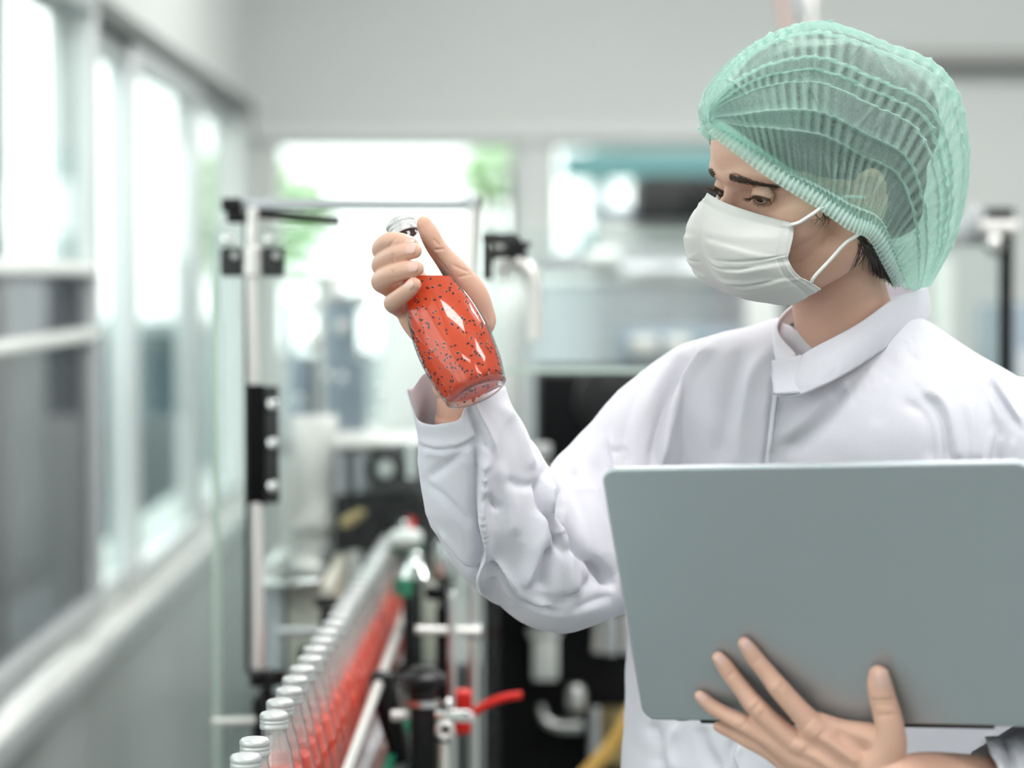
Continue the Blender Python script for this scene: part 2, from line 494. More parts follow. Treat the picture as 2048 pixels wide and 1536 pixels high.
MB().lathe([(0, .40), (.02, .42), (.45, .42), (.47, .44), (.50, .44), (.52, .42), (1.1, .42), (1.12, .44), (1.16, .44), (1.18, .42), (1.45, .42), (1.47, .40)], (dx, dy, -.3), (0, 0, 1)).build('shell', M['teal'], t)
MB().lathe([(0, .38), (.02, .38)], (dx, dy, 1.17), (0, 0, 1)).build('lid', M['dark'], t)
t = thing('yard_cabinet', (-2.2, 15.2, -.3), 'teal cabinet standing outside the third side window', 'cabinet')
MB().box([-2.75, 15, -.3], [-1.75, 15.6, 1.15], .02).build('body', M['teal_light'], t)
MB().box([-2.8, 14.95, 1.15], [-1.7, 15.65, 1.22], .01).build('top', M['building'], t)
for s_ in (0, 1):
    MB().box([-2.71 + s_ * .48, 14.97, -.2], [-2.27 + s_ * .48, 15.0, 1.1], .01).build('door', M['teal_light'], t)
t = thing('yard_bench', (-1.2, 8, -.3), 'long pale shelf outside below the side windows', 'shelf')
MB().box([-1.26, 5.5, .56], [-1.04, 13.5, .62], .01).build('top', M['building'], t)
for yy in (5.6, 9.5, 13.3):
    MB().box([-1.2, yy - .03, -.3], [-1.14, yy + .03, .56]).build('leg', M['building'], t)
t = thing('yard_shed', (3.6, 17, -.3), 'long pale shed with dark openings beyond the right back window', 'building')
MB().box([.7, 17, 2.35], [7, 17.2, 3.3]).build('wall', M['building'], t, False)
MB().box([.5, 16.4, 3.3], [7.2, 18, 3.42]).build('roof', M['building'], t, False)
MB().box([.5, 16.8, 2.15], [7.2, 17.1, 2.35]).build('beam', M['teal_light'], t, False)
MB().box([.6, 16.9, 1.62], [7.2, 17.1, 1.78]).build('rail', M['teal_light'], t, False)
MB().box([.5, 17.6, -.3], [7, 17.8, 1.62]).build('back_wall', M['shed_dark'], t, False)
for xx in (.7, 2.6, 4.6, 6.6):
    MB().box([xx, 16.9, -.3], [xx + .14, 17.1, 3.3]).build('post', M['building'], t, False)

# ================================================================== bottling line behind the person
def part(t, name, m, mt, smooth=True, sharp=35):
    return m.build(name, M[mt] if isinstance(mt, str) else mt, t, smooth, sharp=sharp)

def knob(t, c, axis, r, n=5, mt='black', h=None):
    "lobed hand knob with a hub"
    h = h or r * 0.8
    axis = unit(axis); e1, e2 = frame_of(axis, [0.2, 0.4, 0.9])
    a = np.linspace(0, 2 * np.pi, 40, endpoint=False)
    rr = r * (0.78 + 0.22 * np.cos(n * a))
    rings = []
    for hh, k in ((0, .5), (.05, .9), (.3, 1), (.8, 1), (1, .88), (1.02, .4)):
        rings.append(np.asarray(c) + axis * h * hh + k * rr[:, None] * (np.cos(a)[:, None] * e1 + np.sin(a)[:, None] * e2))
    o = part(t, 'knob', MB().ring(rings), mt)
    return o

def bolt(t, c, axis, r, mt='chrome'):
    axis = unit(axis)
    return part(t, 'bolt', MB().lathe([(0, r), (r * .6, r), (r * .9, r * .8), (r, r * .4)], c, axis, 16), mt)

# --- guard frame: rods, blocks, slotted black bracket
D = 3.25
t = thing('guard_frame', P(505, 1500, D), 'steel rod guard frame with black clamps left of the held bottle', 'frame')
part(t, 'top_rail', MB().box(*pbox(478, 396, 956, 420, D, .016), .004), 'steel_grey')
part(t, 'post', MB().rod(P(505, 418, D), P(507, 770, D), .0085), 'steel_pale')
part(t, 'post', MB().rod(P(512, 1005, D), P(516, 1360, D), .0095), 'steel_pale')
part(t, 'post', MB().rod(P(946, 410, D), P(943, 800, D), .0085), 'steel_pale')
part(t, 'backing_strip', MB().box(*pbox(488, 425, 500, 1350, D + .03, .012), .002), 'dark')
c = P(946, 405, D); part(t, 'end_cap', MB().lathe([(-.009, .008), (-.007, .010), (.008, .010), (.010, .008)], c, UP, 20), 'steel_grey')
part(t, 'clamp_block', MB().box(*pbox(442, 396, 482, 424, D - .01, .03), .003), 'black')
part(t, 'clamp_block', MB().box(*pbox(452, 424, 490, 446, D - .005, .03), .003), 'black')
part(t, 'diagonal_plate', MB().obox(P(590, 434, D + .02), np.array([unit(P(690, 442, D) - P(500, 425, D)), FW, UP]), [.062, .004, .0065], .002), 'dark')
for px in (462, 545):
    o = part(t, 'clamp', MB().box(*pbox(px - 22, 494, px + 22, 553, D - .006, .03), .004), 'dark')
    bolt(t, P(px - 6, 478, D - .01), -FW, .008)
    bolt(t, P(px + 8, 512, D - .01), -FW, .005, 'steel')
part(t, 'collar', MB().lathe([(-.02, .012), (-.018, .0135), (.018, .0135), (.02, .012)], P(505, 524, D), UP, 20), 'steel_pale')
part(t, 'slotted_bracket', MB().box(*pbox(494, 770, 528, 1012, D - .01, .022), .003), 'black_matt')
part(t, 'slotted_bracket', MB().box(*pbox(528, 772, 557, 1008, D - .004, .016), .003), 'dark')
for py in (808, 886, 972):
    bolt(t, P(545, py, D - .006), -FW, .0085)
knob(t, P(531, 1372, D - .03), UP, .026, 5)
part(t, 'knob_stem', MB().rod(P(533, 1375, D - .03), P(535, 1480, D - .03), .009), 'black')
part(t, 'foot_block', MB().box(*pbox(505, 1398, 560, 1600, D - .01, .05), .004), 'black_matt')
part(t, 'cross_rod', MB().rod(P(424, 1444, D - .04), P(512, 1441, D - .04), .006), 'steel_pale')
part(t, 'support', MB().rod(P(532, 1560, D + .01), np.array([P(532, 1560, D)[0], P(532, 1560, D)[1] + .01, 0.0]), .02), 'steel')

def panel(name, px0, py0, px1, py1, d, label, tilt=0.0, bottom=True, left=True, th=.006):
    lo, hi = pbox(px0, py0, px1, py1, d, th)
    t = thing(name, (lo[0], lo[1], lo[2]), label, 'guard panel', 'clear guard panels')
    y = (lo[1] + hi[1]) / 2
    part(t, 'sheet', MB().box(lo, hi), 'acrylic', False)
    e = .0035
    if left: part(t, 'polished_edge', MB().box([lo[0] - .010, lo[1] - .001, lo[2]], [lo[0], hi[1] + .001, hi[2]], .001), 'acrylic_edge')
    if bottom: part(t, 'polished_edge', MB().box([lo[0], lo[1] - .001, lo[2] - e], [hi[0], hi[1] + .001, lo[2] + e], .001), 'acrylic_edge')
    part(t, 'polished_edge', MB().box([lo[0], lo[1] - .001, hi[2] - .0015], [hi[0], hi[1] + .001, hi[2]], .0005), 'acrylic_edge')
    return t
panel('acrylic_guard', 440, 456, 1000, 1700, D + .09, 'tall clear acrylic guard panel left, with a pale green edge', bottom=False)
panel('acrylic_guard', 968, 458, 1420, 742, D + .30, 'clear acrylic guard panel ending above the raised elbow', left=False)
q = P(1340, 742, D + .31); t = [o for o in COL.objects if o.name.startswith('acrylic_guard')][-1]
while t.parent: t = t.parent
part(t, 'stand_post', MB().rod([q[0], q[1], 0], [q[0], q[1], q[2] + .02], .012), 'steel')

# star knob and clamp right of the thumb
t = thing('clamp_arm', P(1000, 560, D), 'black star knob and dark clamp right of the thumb', 'clamp')
part(t, 'arm', MB().box(*pbox(962, 466, 1030, 486, D + .02, .03), .003), 'dark')
part(t, 'arm', MB().box(*pbox(964, 486, 985, 560, D + .02, .03), .003), 'dark')
part(t, 'arm', MB().box(*pbox(984, 500, 1022, 516, D + .02, .03), .003), 'black')
knob(t, P(1036, 498, D), -FW, .019, 5)
part(t, 'plate', MB().box(*pbox(992, 486, 1018, 500, D + .03, .01), .002), 'steel_pale')
part(t, 'pipe', MB().tube(catmull([P(1000, 556, D + .1), P(1005, 530, D + .1), P(1035, 522, D + .1), P(1058, 545, D + .1), P(1066, 580, D + .1), P(1068, 680, D + .1)], 24), .012), 'steel_pale')

# far equipment: tank, filler columns, cabinets
t = thing('steel_tank', P(1260, 760, 6.2), 'wide satin steel tank behind the guard, right of the bottle', 'tank')
c = P(1270, 1010, 6.6)
part(t, 'shell', MB().lathe([(0, .29), (.01, .30), (.60, .30), (.61, .29)], [c[0], c[1], c[2]], (0, 0, 1), 56), 'steel_grey')
part(t, 'rim', MB().lathe([(.60, .30), (.605, .315), (.63, .315), (.64, .30)], [c[0], c[1], c[2]], (0, 0, 1), 56), 'steel')
part(t, 'lid', MB().lathe([(.63, .30), (.66, .28), (.69, .20), (.70, .05)], [c[0], c[1], c[2]], (0, 0, 1), 56), 'steel_grey')
part(t, 'spout', MB().rod(P(1170, 520, 6.28), P(1240, 520, 6.28), .03), 'white')
for k in range(3):
    a = k * 2.1 + .4
    part(t, 'leg', MB().rod([c[0] + .25 * math.cos(a), c[1] + .25 * math.sin(a), 0], [c[0] + .25 * math.cos(a), c[1] + .25 * math.sin(a), c[2] + .01], .025), 'steel')
t = thing('steel_cabinet', P(1400, 900, 7.4), 'pale grey equipment cabinet behind the shoulder, with two small windows', 'cabinet')
lo, hi = pbox(1325, 520, 1560, 1330, 7.3, .4); lo[2] = 0.03
part(t, 'body', MB().box(lo, hi, .01), 'wall', True)
lo2, hi2 = pbox(1240, 655, 1480, 760, 6.0, .1)
part(t, 'meter_frame', MB().box(lo2, hi2, .006), 'steel_blue')
for q in (1262, 1330):
    a, b = pbox(q, 672, q + 54, 716, 5.98, .03); part(t, 'meter_face', MB().box(a, b, .004), 'steel_pale')
lo, hi = pbox(1238, 760, 1480, 1420, 6.0, .1); lo[2] = 0.0
part(t, 'meter_stand', MB().box(lo, hi, .006), 'steel_grey')
t = thing('filler_machine', P(660, 900, 5.4), 'bluish steel filling machine with valves behind the clear guard', 'machine')
for px, w, a, b, mt in ((605, 26, 715, 900, 'steel_blue'), (648, 16, 560, 900, 'steel_pale'), (682, 34, 590, 900, 'steel_blue'), (715, 18, 718, 890, 'steel_blue'), (580, 8, 600, 900, 'steel_grey')):
    part(t, 'column', MB().rod(P(px, a, 5.4), P(px, b + 40, 5.4), w / FPX * 5.4), mt)
for px, py, r in ((672, 588, 18), (622, 610, 14), (628, 680, 16), (722, 600, 17), (683, 655, 12), (652, 752, 8), (598, 800, 8), (683, 756, 9), (728, 705, 11), (760, 785, 9)):
    part(t, 'valve', MB().ellipsoid(P(px, py, 5.28), np.eye(3), np.array([1, .8, 1.15]) * r / FPX * 5.28), 'chrome' if r < 12 else 'steel_pale')
part(t, 'tray', MB().box(*pbox(560, 880, 800, 905, 5.2, .5), .006), 'steel')
part(t, 'manifold', MB().box(*pbox(560, 548, 780, 566, 5.35, .1), .006), 'steel_pale')
lo, hi = pbox(575, 905, 790, 1300, 5.25, .4); lo[2] = 0
part(t, 'pedestal', MB().box(lo, hi, .01), 'steel_pale')
t = thing('pale_cabinet', P(900, 900, 6.9), 'tall white equipment housing directly behind the held bottle', 'cabinet')
lo, hi = pbox(760, 560, 1060, 1300, 6.9, .5); lo[2] = 0
part(t, 'body', MB().box(lo, hi, .02), 'white')
part(t, 'door', MB().box(*pbox(780, 600, 910, 1180, 6.88, .03), .006), 'white')
part(t, 'door', MB().box(*pbox(918, 600, 1045, 1180, 6.88, .03), .006), 'white')
for px in (900, 928):
    part(t, 'handle', MB().rod(P(px, 820, 6.86), P(px, 900, 6.86), .008), 'steel')
t = thing('monitor_bracket', P(1012, 560, 7), 'thin black hooked bracket in front of the back window', 'bracket')
part(t, 'arm', MB().tube(catmull([P(1000, 338, 7.75), P(1012, 336, 7.75), P(1019, 352, 7.75), P(1020, 440, 7.75), P(1020, 560, 7.75)], 20), .008), 'black')
a = P(1020, 560, 7.75); part(t, 'pole', MB().rod(a, [a[0], a[1], 0.02], .01), 'black')
part(t, 'foot', MB().lathe([(0, .14), (.015, .14), (.02, .1)], [a[0], a[1], 0], (0, 0, 1)), 'black')
t = thing('wall_machine', P(1330, 430, 7.9), 'dark machine with a black lower edge behind the masked face', 'machine')
part(t, 'hood', MB().box(*pbox(1275, 350, 1480, 430, 7.9, .4), .02), 'dark')
part(t, 'hood_step', MB().box(*pbox(1180, 412, 1290, 432, 7.95, .3), .01), 'steel_blue')
part(t, 'lower_edge', MB().box(*pbox(1270, 428, 1490, 442, 7.88, .4), .004), 'black')
part(t, 'fan_motor', MB().lathe([(0, .03), (.01, .05), (.08, .05), (.09, .03)], P(1400, 398, 7.8), -FW), 'black')
lo, hi = pbox(1200, 441, 1480, 640, 8.0, .4); lo[2] = 0
part(t, 'cabinet', MB().box(lo, hi, .02), 'wall')

# --- capping head: black box, wheel, plate
D2 = 4.0
t = thing('capping_head', P(760, 1100, D2), 'black capping unit with a hand wheel at the far end of the bottle row', 'machine')
lo, hi = pbox(668, 992, 850, 1102, D2, .20)
part(t, 'housing', MB().box(lo, hi, .006), 'black_matt')
part(t, 'housing_cheek', MB().box(*pbox(846, 1000, 905, 1180, D2 + .05, .2), .006), 'dark')
part(t, 'emblem', MB().ellipsoid(P(700, 1040, D2 - .002), np.array([unit(RT + .45 * UP), FW, unit(UP - .45 * RT)]), [.020, .004, .010]), 'brass')
part(t, 'emblem', MB().ellipsoid(P(715, 1030, D2 - .002), np.array([unit(RT + .45 * UP), FW, unit(UP - .45 * RT)]), [.014, .004, .008]), 'brass')
part(t, 'top_plate', MB().box(*pbox(662, 880, 850, 897, D2 + .02, .25), .003), 'steel_pale')
part(t, 'back_plate', MB().box(*pbox(668, 897, 850, 992, D2 + .2, .02), .003), 'dark')
part(t, 'standoff', MB().rod(P(682, 897, D2 + .05), P(682, 992, D2 + .05), .012), 'steel_grey')
part(t, 'standoff', MB().rod(P(722, 897, D2 + .06), P(722, 985, D2 + .06), .017), 'steel_grey')
c = P(772, 938, D2)
part(t, 'wheel', MB().lathe([(-.02, .026), (-.016, .032), (.016, .032), (.02, .026)], c, FW, 30), 'black')
part(t, 'wheel_hub', MB().lathe([(-.028, .012), (-.024, .015), (.0, .015)], c, FW, 20), 'steel')
part(t, 'roller', MB().lathe([(-.03, .014), (.03, .014)], P(818, 920, D2 + .01), UP, 20), 'chrome')
part(t, 'guide_bar', MB().obox(P(800, 972, D2 - .01), np.array([unit(RT + .12 * UP), FW, unit(UP - .12 * RT)]), [.055, .012, .006], .002), 'dark')
lo, hi = pbox(690, 1102, 880, 1200, D2 + .06, .14); lo[2] = .86
part(t, 'column', MB().box([lo[0], 4.5, 0], [hi[0], 4.6, hi[2]], .005), 'dark')
part(t, 'boom', MB().box([lo[0] + .02, lo[1] + .1, hi[2] - .02], [hi[0] - .04, 4.52, hi[2] + .05], .005), 'dark')

# small shiny parts with green discs; the white cup paints a blurred highlight
t = thing('highlight_cup', P(812, 1095, 3.75), 'white cup standing in for a blurred highlight over a green disc', 'feeder')
part(t, 'cup', MB().obox(P(812, 1076, 3.75), np.array([RT, FW, UP]), [.026, .026, .013], .012), 'white')
part(t, 'disc', MB().lathe([(0, .022), (.003, .026), (.010, .026), (.012, .02)], P(812, 1102, 3.78), UP, 30), 'green')
part(t, 'pin', MB().rod(P(808, 1058, 3.75), P(808, 1042, 3.75), .008), 'chrome')
part(t, 'marker', MB().rod(P(822, 1058, 3.77), P(822, 1036, 3.77), .006), 'red')
part(t, 'bracket', MB().box(*pbox(800, 1102, 838, 1180, 3.8, .03), .003), 'dark')
t = thing('nozzle', P(830, 1160, 3.5), 'white cone nozzle with a green base beside the bottle row', 'nozzle')
part(t, 'cone', MB().lathe([(0, .022), (.004, .025), (.018, .017), (.030, .010), (.036, .010)], P(829, 1158, 3.5), UP, 30), 'chrome')
part(t, 'ball', MB().ellipsoid(P(833, 1116, 3.5), np.eye(3), [.009, .009, .011]), 'chrome')
part(t, 'base', MB().lathe([(0, .012), (.025, .014)], P(806, 1192, 3.45), UP, 20), 'green')
part(t, 'stem', MB().rod(P(829, 1158, 3.5), P(833, 1340, 3.5), .01), 'black')
q = P(888, 1150, 3.7)
t = thing('polished_cone', (q[0], q[1], 0), 'small polished cone on a thin black stem below the forearm', 'cone')
part(t, 'cone', MB().lathe([(0, .012), (.03, .018), (.05, .015), (.055, .008)], q, UP, 24), 'chrome')
part(t, 'stem', MB().rod([q[0], q[1], 0], [q[0], q[1], q[2] + .005], .008), 'black')

# stainless deck plate and cream boxes left of the bottles
t = thing('deck_plate', P(610, 1170, 3.9), 'bright stainless deck plate left of the bottle row', 'plate')
a, b, c_, d_ = P(530, 1160, 3.55), P(668, 1160, 3.55), P(700, 1095, 4.3), P(560, 1095, 4.3)
z = np.mean([q[2] for q in (a, b)])
part(t, 'top', MB().box([a[0] - .02, a[1], z - .012], [c_[0], a[1] + .75, z], .003), 'chrome')
part(t, 'upstand', MB().box([a[0] - .02, a[1] + .72, z], [c_[0] - .02, a[1] + .74, z + .2], .003), 'steel_pale')
lo, hi = pbox(575, 1170, 660, 1320, 3.6, .5); lo[2] = 0
part(t, 'cabinet', MB().box(lo, hi, .004), 'cream')
lo, hi = pbox(530, 1165, 572, 1480, 3.62, .5); lo[2] = 0
part(t, 'side_panel', MB().box(lo, hi, .004), 'steel_grey')
t = thing('side_clamp', P(640, 1330, 3.45), 'black knob clamp with a short rod left of the bottle row', 'clamp')
knob(t, P(652, 1216, 3.45), UP, .020, 4)
part(t, 'stem', MB().rod(P(654, 1218, 3.45), P(650, 1330, 3.45), .010), 'black')
part(t, 'cross_rod', MB().rod(P(556, 1264, 3.47), P(660, 1262, 3.47), .006), 'steel_grey')
part(t, 'foot', MB().obox(P(640, 1335, 3.45), np.eye(3), [.03, .02, .03], .004), 'black')
part(t, 'post', MB().rod(P(636, 1340, 3.45), np.array([*P(636, 1340, 3.45)[:2], 0.0]), .016), 'steel')

# conveyor with belt and side channels
BX = lambda y: -0.210 + 0.030 * (y - 2.33)      # centre line of the row
ZBELT = 0.881
t = thing('conveyor', (BX(2.9), 2.9, 0), 'slat conveyor carrying the row of juice bottles', 'conveyor')
ya, yb = 1.7, 4.45
def strip(x0, x1, z0, z1, y0=ya, y1=yb):
    V = [[BX(y) + x, y, z] for y in (y0, y1) for x, z in ((x0, z0), (x1, z0), (x1, z1), (x0, z1))]
    return MB().add(V, [(0, 1, 2, 3), (7, 6, 5, 4), (0, 4, 5, 1), (1, 5, 6, 2), (2, 6, 7, 3), (3, 7, 4, 0)])
part(t, 'side_channel', strip(.048, .062, ZBELT - .09, ZBELT + .004), 'steel', False)
part(t, 'side_channel', strip(-.062, -.048, ZBELT - .09, ZBELT + .004), 'steel', False)
part(t, 'wear_strip', strip(.062, .070, ZBELT - .02, ZBELT + .0), 'green', False)
sl = MB(); sl.box([-.046, 0, -.006], [.046, .036, 0], .002)
slat0 = None
for k in range(int((yb - ya) / .0381)):
    y = ya + k * .0381
    if slat0 is None:
        V, F = sl.arrays()
        slat0 = build('belt_slat', V, F, M['steel_grey'], None); s_ = slat0
    else:
        s_ = slat0.copy(); COL.objects.link(s_)
    s_.parent = t; s_.location = (BX(y) - t.location.x, y - t.location.y, ZBELT)
for y in (1.9, 3.1, 4.3):
    for s in (-.055, .055):
        part(t, 'leg', MB().rod([BX(y) + s, y, 0], [BX(y) + s, y, ZBELT - .08], .016), 'steel')

# guide rail right of the row
t = thing('guide_rail', (-.15, 2.4, .97), 'polished steel guide rod running along the right of the bottle row', 'rail')
p0, p1 = np.array([-.153, 2.2, .969]), P(812, 1218, 3.73)
part(t, 'rod', MB().rod(p0, p1, .0068), 'steel_pale')
e = unit(p1 - p0)
for k, py in enumerate((1372,)):
    c = p0 + e * ((3.03, 2.62)[k] - p0[1]) / e[1]
    part(t, 'rod_clamp', MB().obox(c + np.array([.004, 0, -.006]), np.eye(3), [.016, .016, .020], .006), 'black')
    part(t, 'clamp_arm', MB().tube(catmull([c + np.array([.006, 0, -.01]), c + np.array([.016, 0, -.05]), c + np.array([.03, 0, -.10])], 12), np.linspace(.017, .013, 12)), 'black')
# left guide rail, mostly behind the bottles
t = thing('guide_rail', (-.26, 2.4, .93), 'thin steel guide rod behind the bottles on the window side', 'rail')
part(t, 'rod', MB().rod([BX(1.8) - .047, 1.8, .935], [BX(3.9) - .047, 3.9, .935], .005), 'steel')

# --- clamps, rods, red hose right of the row
D3 = 3.0
t = thing('rail_stand', P(850, 1530, D3), 'black clamp stand with a flat top beside the guide rod', 'clamp')
part(t, 'cap', MB().lathe([(0, .020), (.004, .030), (.012, .030), (.02, .018), (.024, .016)], P(848, 1372, D3), UP, 28), 'black')
part(t, 'cap_plate', MB().obox(P(846, 1346, D3), np.array([RT, FW, UP]), [.014, .014, .003], .001), 'chrome')
part(t, 'neck', MB().rod(P(846, 1372, D3), P(846, 1415, D3), .017), 'black')
part(t, 'block', MB().box(*pbox(822, 1412, 872, 1560, D3 - .01, .035), .004), 'black')
part(t, 'ring_nut', MB().lathe([(0, .0215), (.008, .0215)], P(846, 1412, D3), UP, 24), 'steel')
part(t, 'cross_rod', MB().rod(P(782, 1432, D3 + .01), P(822, 1430, D3 + .01), .007), 'steel_pale')
part(t, 'post', MB().rod(P(846, 1560, D3), [*P(846, 1560, D3)[:2], 0], .018), 'steel')
t = thing('roller_fitting', P(890, 1530, D3), 'silver roller with a ring end beside the red block', 'fitting')
part(t, 'bar', MB().obox(P(905, 1430, D3 - .02), np.array([RT, FW, UP]), [.022, .012, .007], .003), 'chrome')
part(t, 'bar_end', MB().obox(P(928, 1434, D3 - .02), np.array([RT, FW, UP]), [.012, .010, .006], .003), 'steel_pale')
c = P(890, 1460, D3 - .03)
a = np.linspace(0, 2 * np.pi, 28, endpoint=False); b = np.linspace(0, 2 * np.pi, 12, endpoint=False)
G = np.array([[c + (.0085 + .0042 * math.cos(v)) * (math.cos(u) * RT + math.sin(u) * UP) + .006 * math.sin(v) * FW for v in b] for u in a])
part(t, 'ring', MB().grid(G, True, True), 'steel_pale')
part(t, 'bearing', MB().ellipsoid(P(896, 1405, D3 - .02), np.eye(3), [.006] * 3), 'chrome')
part(t, 'stem', MB().rod(P(887, 1486, D3 - .02), P(887, 1600, D3 - .02), .0065), 'steel_pale')
part(t, 'post', MB().rod(P(887, 1590, D3 - .02), [*P(887, 1590, D3 - .02)[:2], 0], .008), 'steel')
t = thing('red_block', P(926, 1470, D3 + .05), 'small bright red block with a red hose', 'hose fitting')
part(t, 'block', MB().box(*pbox(910, 1384, 944, 1424, D3 + .03, .03), .004), 'red')
part(t, 'lower_block', MB().box(*pbox(908, 1440, 942, 1470, D3 + .03, .03), .004), 'red')
part(t, 'hose', MB().tube(catmull([P(940, 1430, D3 + .06), P(975, 1408, D3 + .06), P(1010, 1395, D3 + .06), P(1044, 1390, D3 + .06)], 20), .0052), 'red')
t = thing('twin_post', P(925, 1500, D3 + .3), 'pair of upright steel rods joined by a cross rod below the elbow', 'rod stand')
part(t, 'rod', MB().rod(P(904, 1186, D3 + .2), P(905, 1560, D3 + .2), .0055), 'steel')
part(t, 'rod', MB().rod(P(946, 1120, D3 + .25), P(948, 1560, D3 + .25), .0068), 'steel')
part(t, 'tip', MB().rod(P(904, 1182, D3 + .2), P(904, 1196, D3 + .2), .0068), 'chrome')
part(t, 'cross_rod', MB().rod(P(832, 1260, D3 + .22), P(962, 1263, D3 + .22), .0055), 'steel_pale')
part(t, 'cross_clamp', MB().obox(P(949, 1262, D3 + .24), np.eye(3), [.011, .012, .009], .003), 'steel_grey')
for px in (905, 948):
    a = P(px, 1555, D3 + .22); part(t, 'base_rod', MB().rod(a, [a[0], a[1], 0], .007), 'steel')
t = thing('machine_frame', P(880, 1500, D3 + .5), 'dark column and bracket behind the upright rods', 'bracket')
part(t, 'column', MB().box(*pbox(872, 1215, 896, 1560, D3 + .35, .04), .004), 'black_matt')
knob(t, P(878, 1200, D3 + .36), UP, .022, 4, 'black_matt')
part(t, 'cream_panel', MB().box(*pbox(836, 1165, 872, 1330, D3 + .5, .02), .003), 'cream')
lo, hi = pbox(790, 1330, 960, 1560, D3 + .55, .03); lo[2] = 0
part(t, 'back_plate', MB().box(lo, hi, .003), 'dark')
part(t, 'post', MB().box(*pbox(806, 1180, 834, 1560, D3 + .48, .03), .003), 'black_matt')

# --- big dark machine below and behind the elbow
D4 = 4.3
lo, hi = pbox(965, 1010, 1420, 1560, D4, .7); lo[2] = 0
t = thing('dark_machine', (lo[0], lo[1], 0), 'large black machine body below the raised elbow', 'machine')
part(t, 'lower_body', MB().box(lo, hi, .01), 'black_matt')
lo, hi = pbox(1078, 748, 1420, 1012, D4 + .1, .5)
part(t, 'upper_body', MB().box(lo, hi, .01), 'black_matt')
part(t, 'motor', MB().lathe([(0, .05), (.01, .058), (.09, .058), (.10, .03)], P(1215, 800, D4), FW * -1), 'black')
part(t, 'motor_shaft', MB().lathe([(0, .024), (.05, .02)], P(1215, 860, D4), -UP), 'dark')
part(t, 'white_box', MB().box(*pbox(1066, 1275, 1116, 1362, D4 - .03, .04), .004), 'white')
part(t, 'box_cap', MB().box(*pbox(1056, 1256, 1122, 1276, D4 - .035, .05), .006), 'white')
part(t, 'bottle_neck', MB().lathe([(0, .016), (.03, .018), (.045, .012)], P(1152, 1420, D4 - .05), UP, 20), 'steel')
part(t, 'lever', MB().tube(catmull([P(1082, 1410, D4 - .05), P(1092, 1440, D4 - .05), P(1120, 1452, D4 - .05), P(1165, 1450, D4 - .05)], 20), np.linspace(.006, .014, 20)), 'steel')
part(t, 'copper_pipe', MB().rod(P(1200, 1240, D4 - .05), P(1196, 1305, D4 - .05), .010), 'steel_pale')
part(t, 'grey_pipe', MB().rod(P(1222, 1230, D4 - .06), P(1220, 1308, D4 - .06), .014), 'steel_grey')
part(t, 'copper_pipe', MB().rod(P(1256, 1225, D4 - .05), P(1255, 1306, D4 - .05), .010), 'steel_pale')
for k in range(8):
    part(t, 'spring_coil', MB().lathe([(0, .042), (.002, .045), (.009, .045), (.011, .042)], P(1232, 1432 + 13 * k, D4 - .06), UP, 30), 'brass')
part(t, 'spring_rod', MB().rod(P(1190, 1415, D4 - .1), P(1188, 1560, D4 - .1), .009), 'steel_grey')
tag(MB().tube(catmull([P(1150, 1575, 3.6), P(1190, 1530, 3.6), P(1225, 1490, 3.6), P(1262, 1430, 3.6), P(1300, 1330, 3.65)], 30), .0125).build('amber_hose', M['tan']), 'amber yellow hose curving up beside the white coat', 'hose')

# --- frame at the right edge, behind the shoulder
D5 = 4.2
t = thing('slide_post', P(2013, 900, D5), 'black slide post with steel clamps behind the left shoulder', 'post')
lo, hi = pbox(2003, 470, 2026, 900, D5, .03); lo[2] = 0
part(t, 'post', MB().box(lo, hi, .003), 'black_matt')
part(t, 'top_block', MB().box(*pbox(1978, 416, 2030, 436, D5 - .01, .05), .003), 'black')
part(t, 'collar', MB().rod(P(1960, 455, D5), P(2035, 455, D5), .014), 'steel_pale')
part(t, 'collar', MB().box(*pbox(1940, 410, 1962, 470, D5, .04), .004), 'steel_grey')
part(t, 'knuckle', MB().ellipsoid(P(1988, 490, D5 - .01), np.eye(3), [.016, .016, .02]), 'steel')
part(t, 'cross_bar', MB().box(*pbox(1890, 440, 1985, 490, D5 + .03, .03), .006), 'steel_grey')
t = panel('acrylic_guard', 1880, 490, 2001, 900, D5 + .05, 'clear acrylic guard panel right of the hair cap', bottom=False)
t = thing('white_column', P(1895, 900, 5.6), 'pale square column behind the right side of the hair cap', 'column')
lo, hi = pbox(1872, 520, 1905, 900, 5.6, .06); lo[2] = 0
part(t, 'column', MB().box(lo, hi, .004), 'white')
t = thing('grey_cabinet', P(2060, 900, 6), 'blue grey machine cabinet at the right edge', 'cabinet')
lo, hi = pbox(2030, 610, 2400, 900, 6, .5); lo[2] = 0
part(t, 'body', MB().box(lo, hi, .01), 'steel_blue')
part(t, 'door', MB().box(*pbox(2036, 700, 2200, 1200, 5.98, .02), .004), 'steel_grey')

# ================================================================== juice bottles
BOT_L = 0.179
PROF = [(0.016, .0123), (.024, .0128), (.036, .0163), (.057, .0205), (.080, .0264), (.1037, .0318), (.1278, .0340), (.1534, .0327), (.1700, .0297), (.1755, .0282), (.1785, .0268), (.179, .0245)]
prof = catmull(PROF, 46)
glass_bottle = glass_mat('bottle_glass', (0.985, 0.99, 0.985), 1.3, 1.5, edge=(0.42, 0.45, 0.46))
def juice_material():
    m = mat('red_juice', (0.84, 0.14, 0.06), 0.25, spec=0.3, noise=0.12, nscale=30)
    nt = m.node_tree; b = nt.nodes['Principled BSDF']; out = nt.nodes['Material Output']
    t = nt.nodes.new('ShaderNodeBsdfTranslucent'); t.inputs[0].default_value = (1.0, 0.20, 0.05, 1)
    mx = nt.nodes.new('ShaderNodeMixShader'); mx.inputs[0].default_value = 0.45
    nt.links.new(b.outputs[0], mx.inputs[1]); nt.links.new(t.outputs[0], mx.inputs[2]); nt.links.new(mx.outputs[0], out.inputs[0])
    return m
JUICE = juice_material()
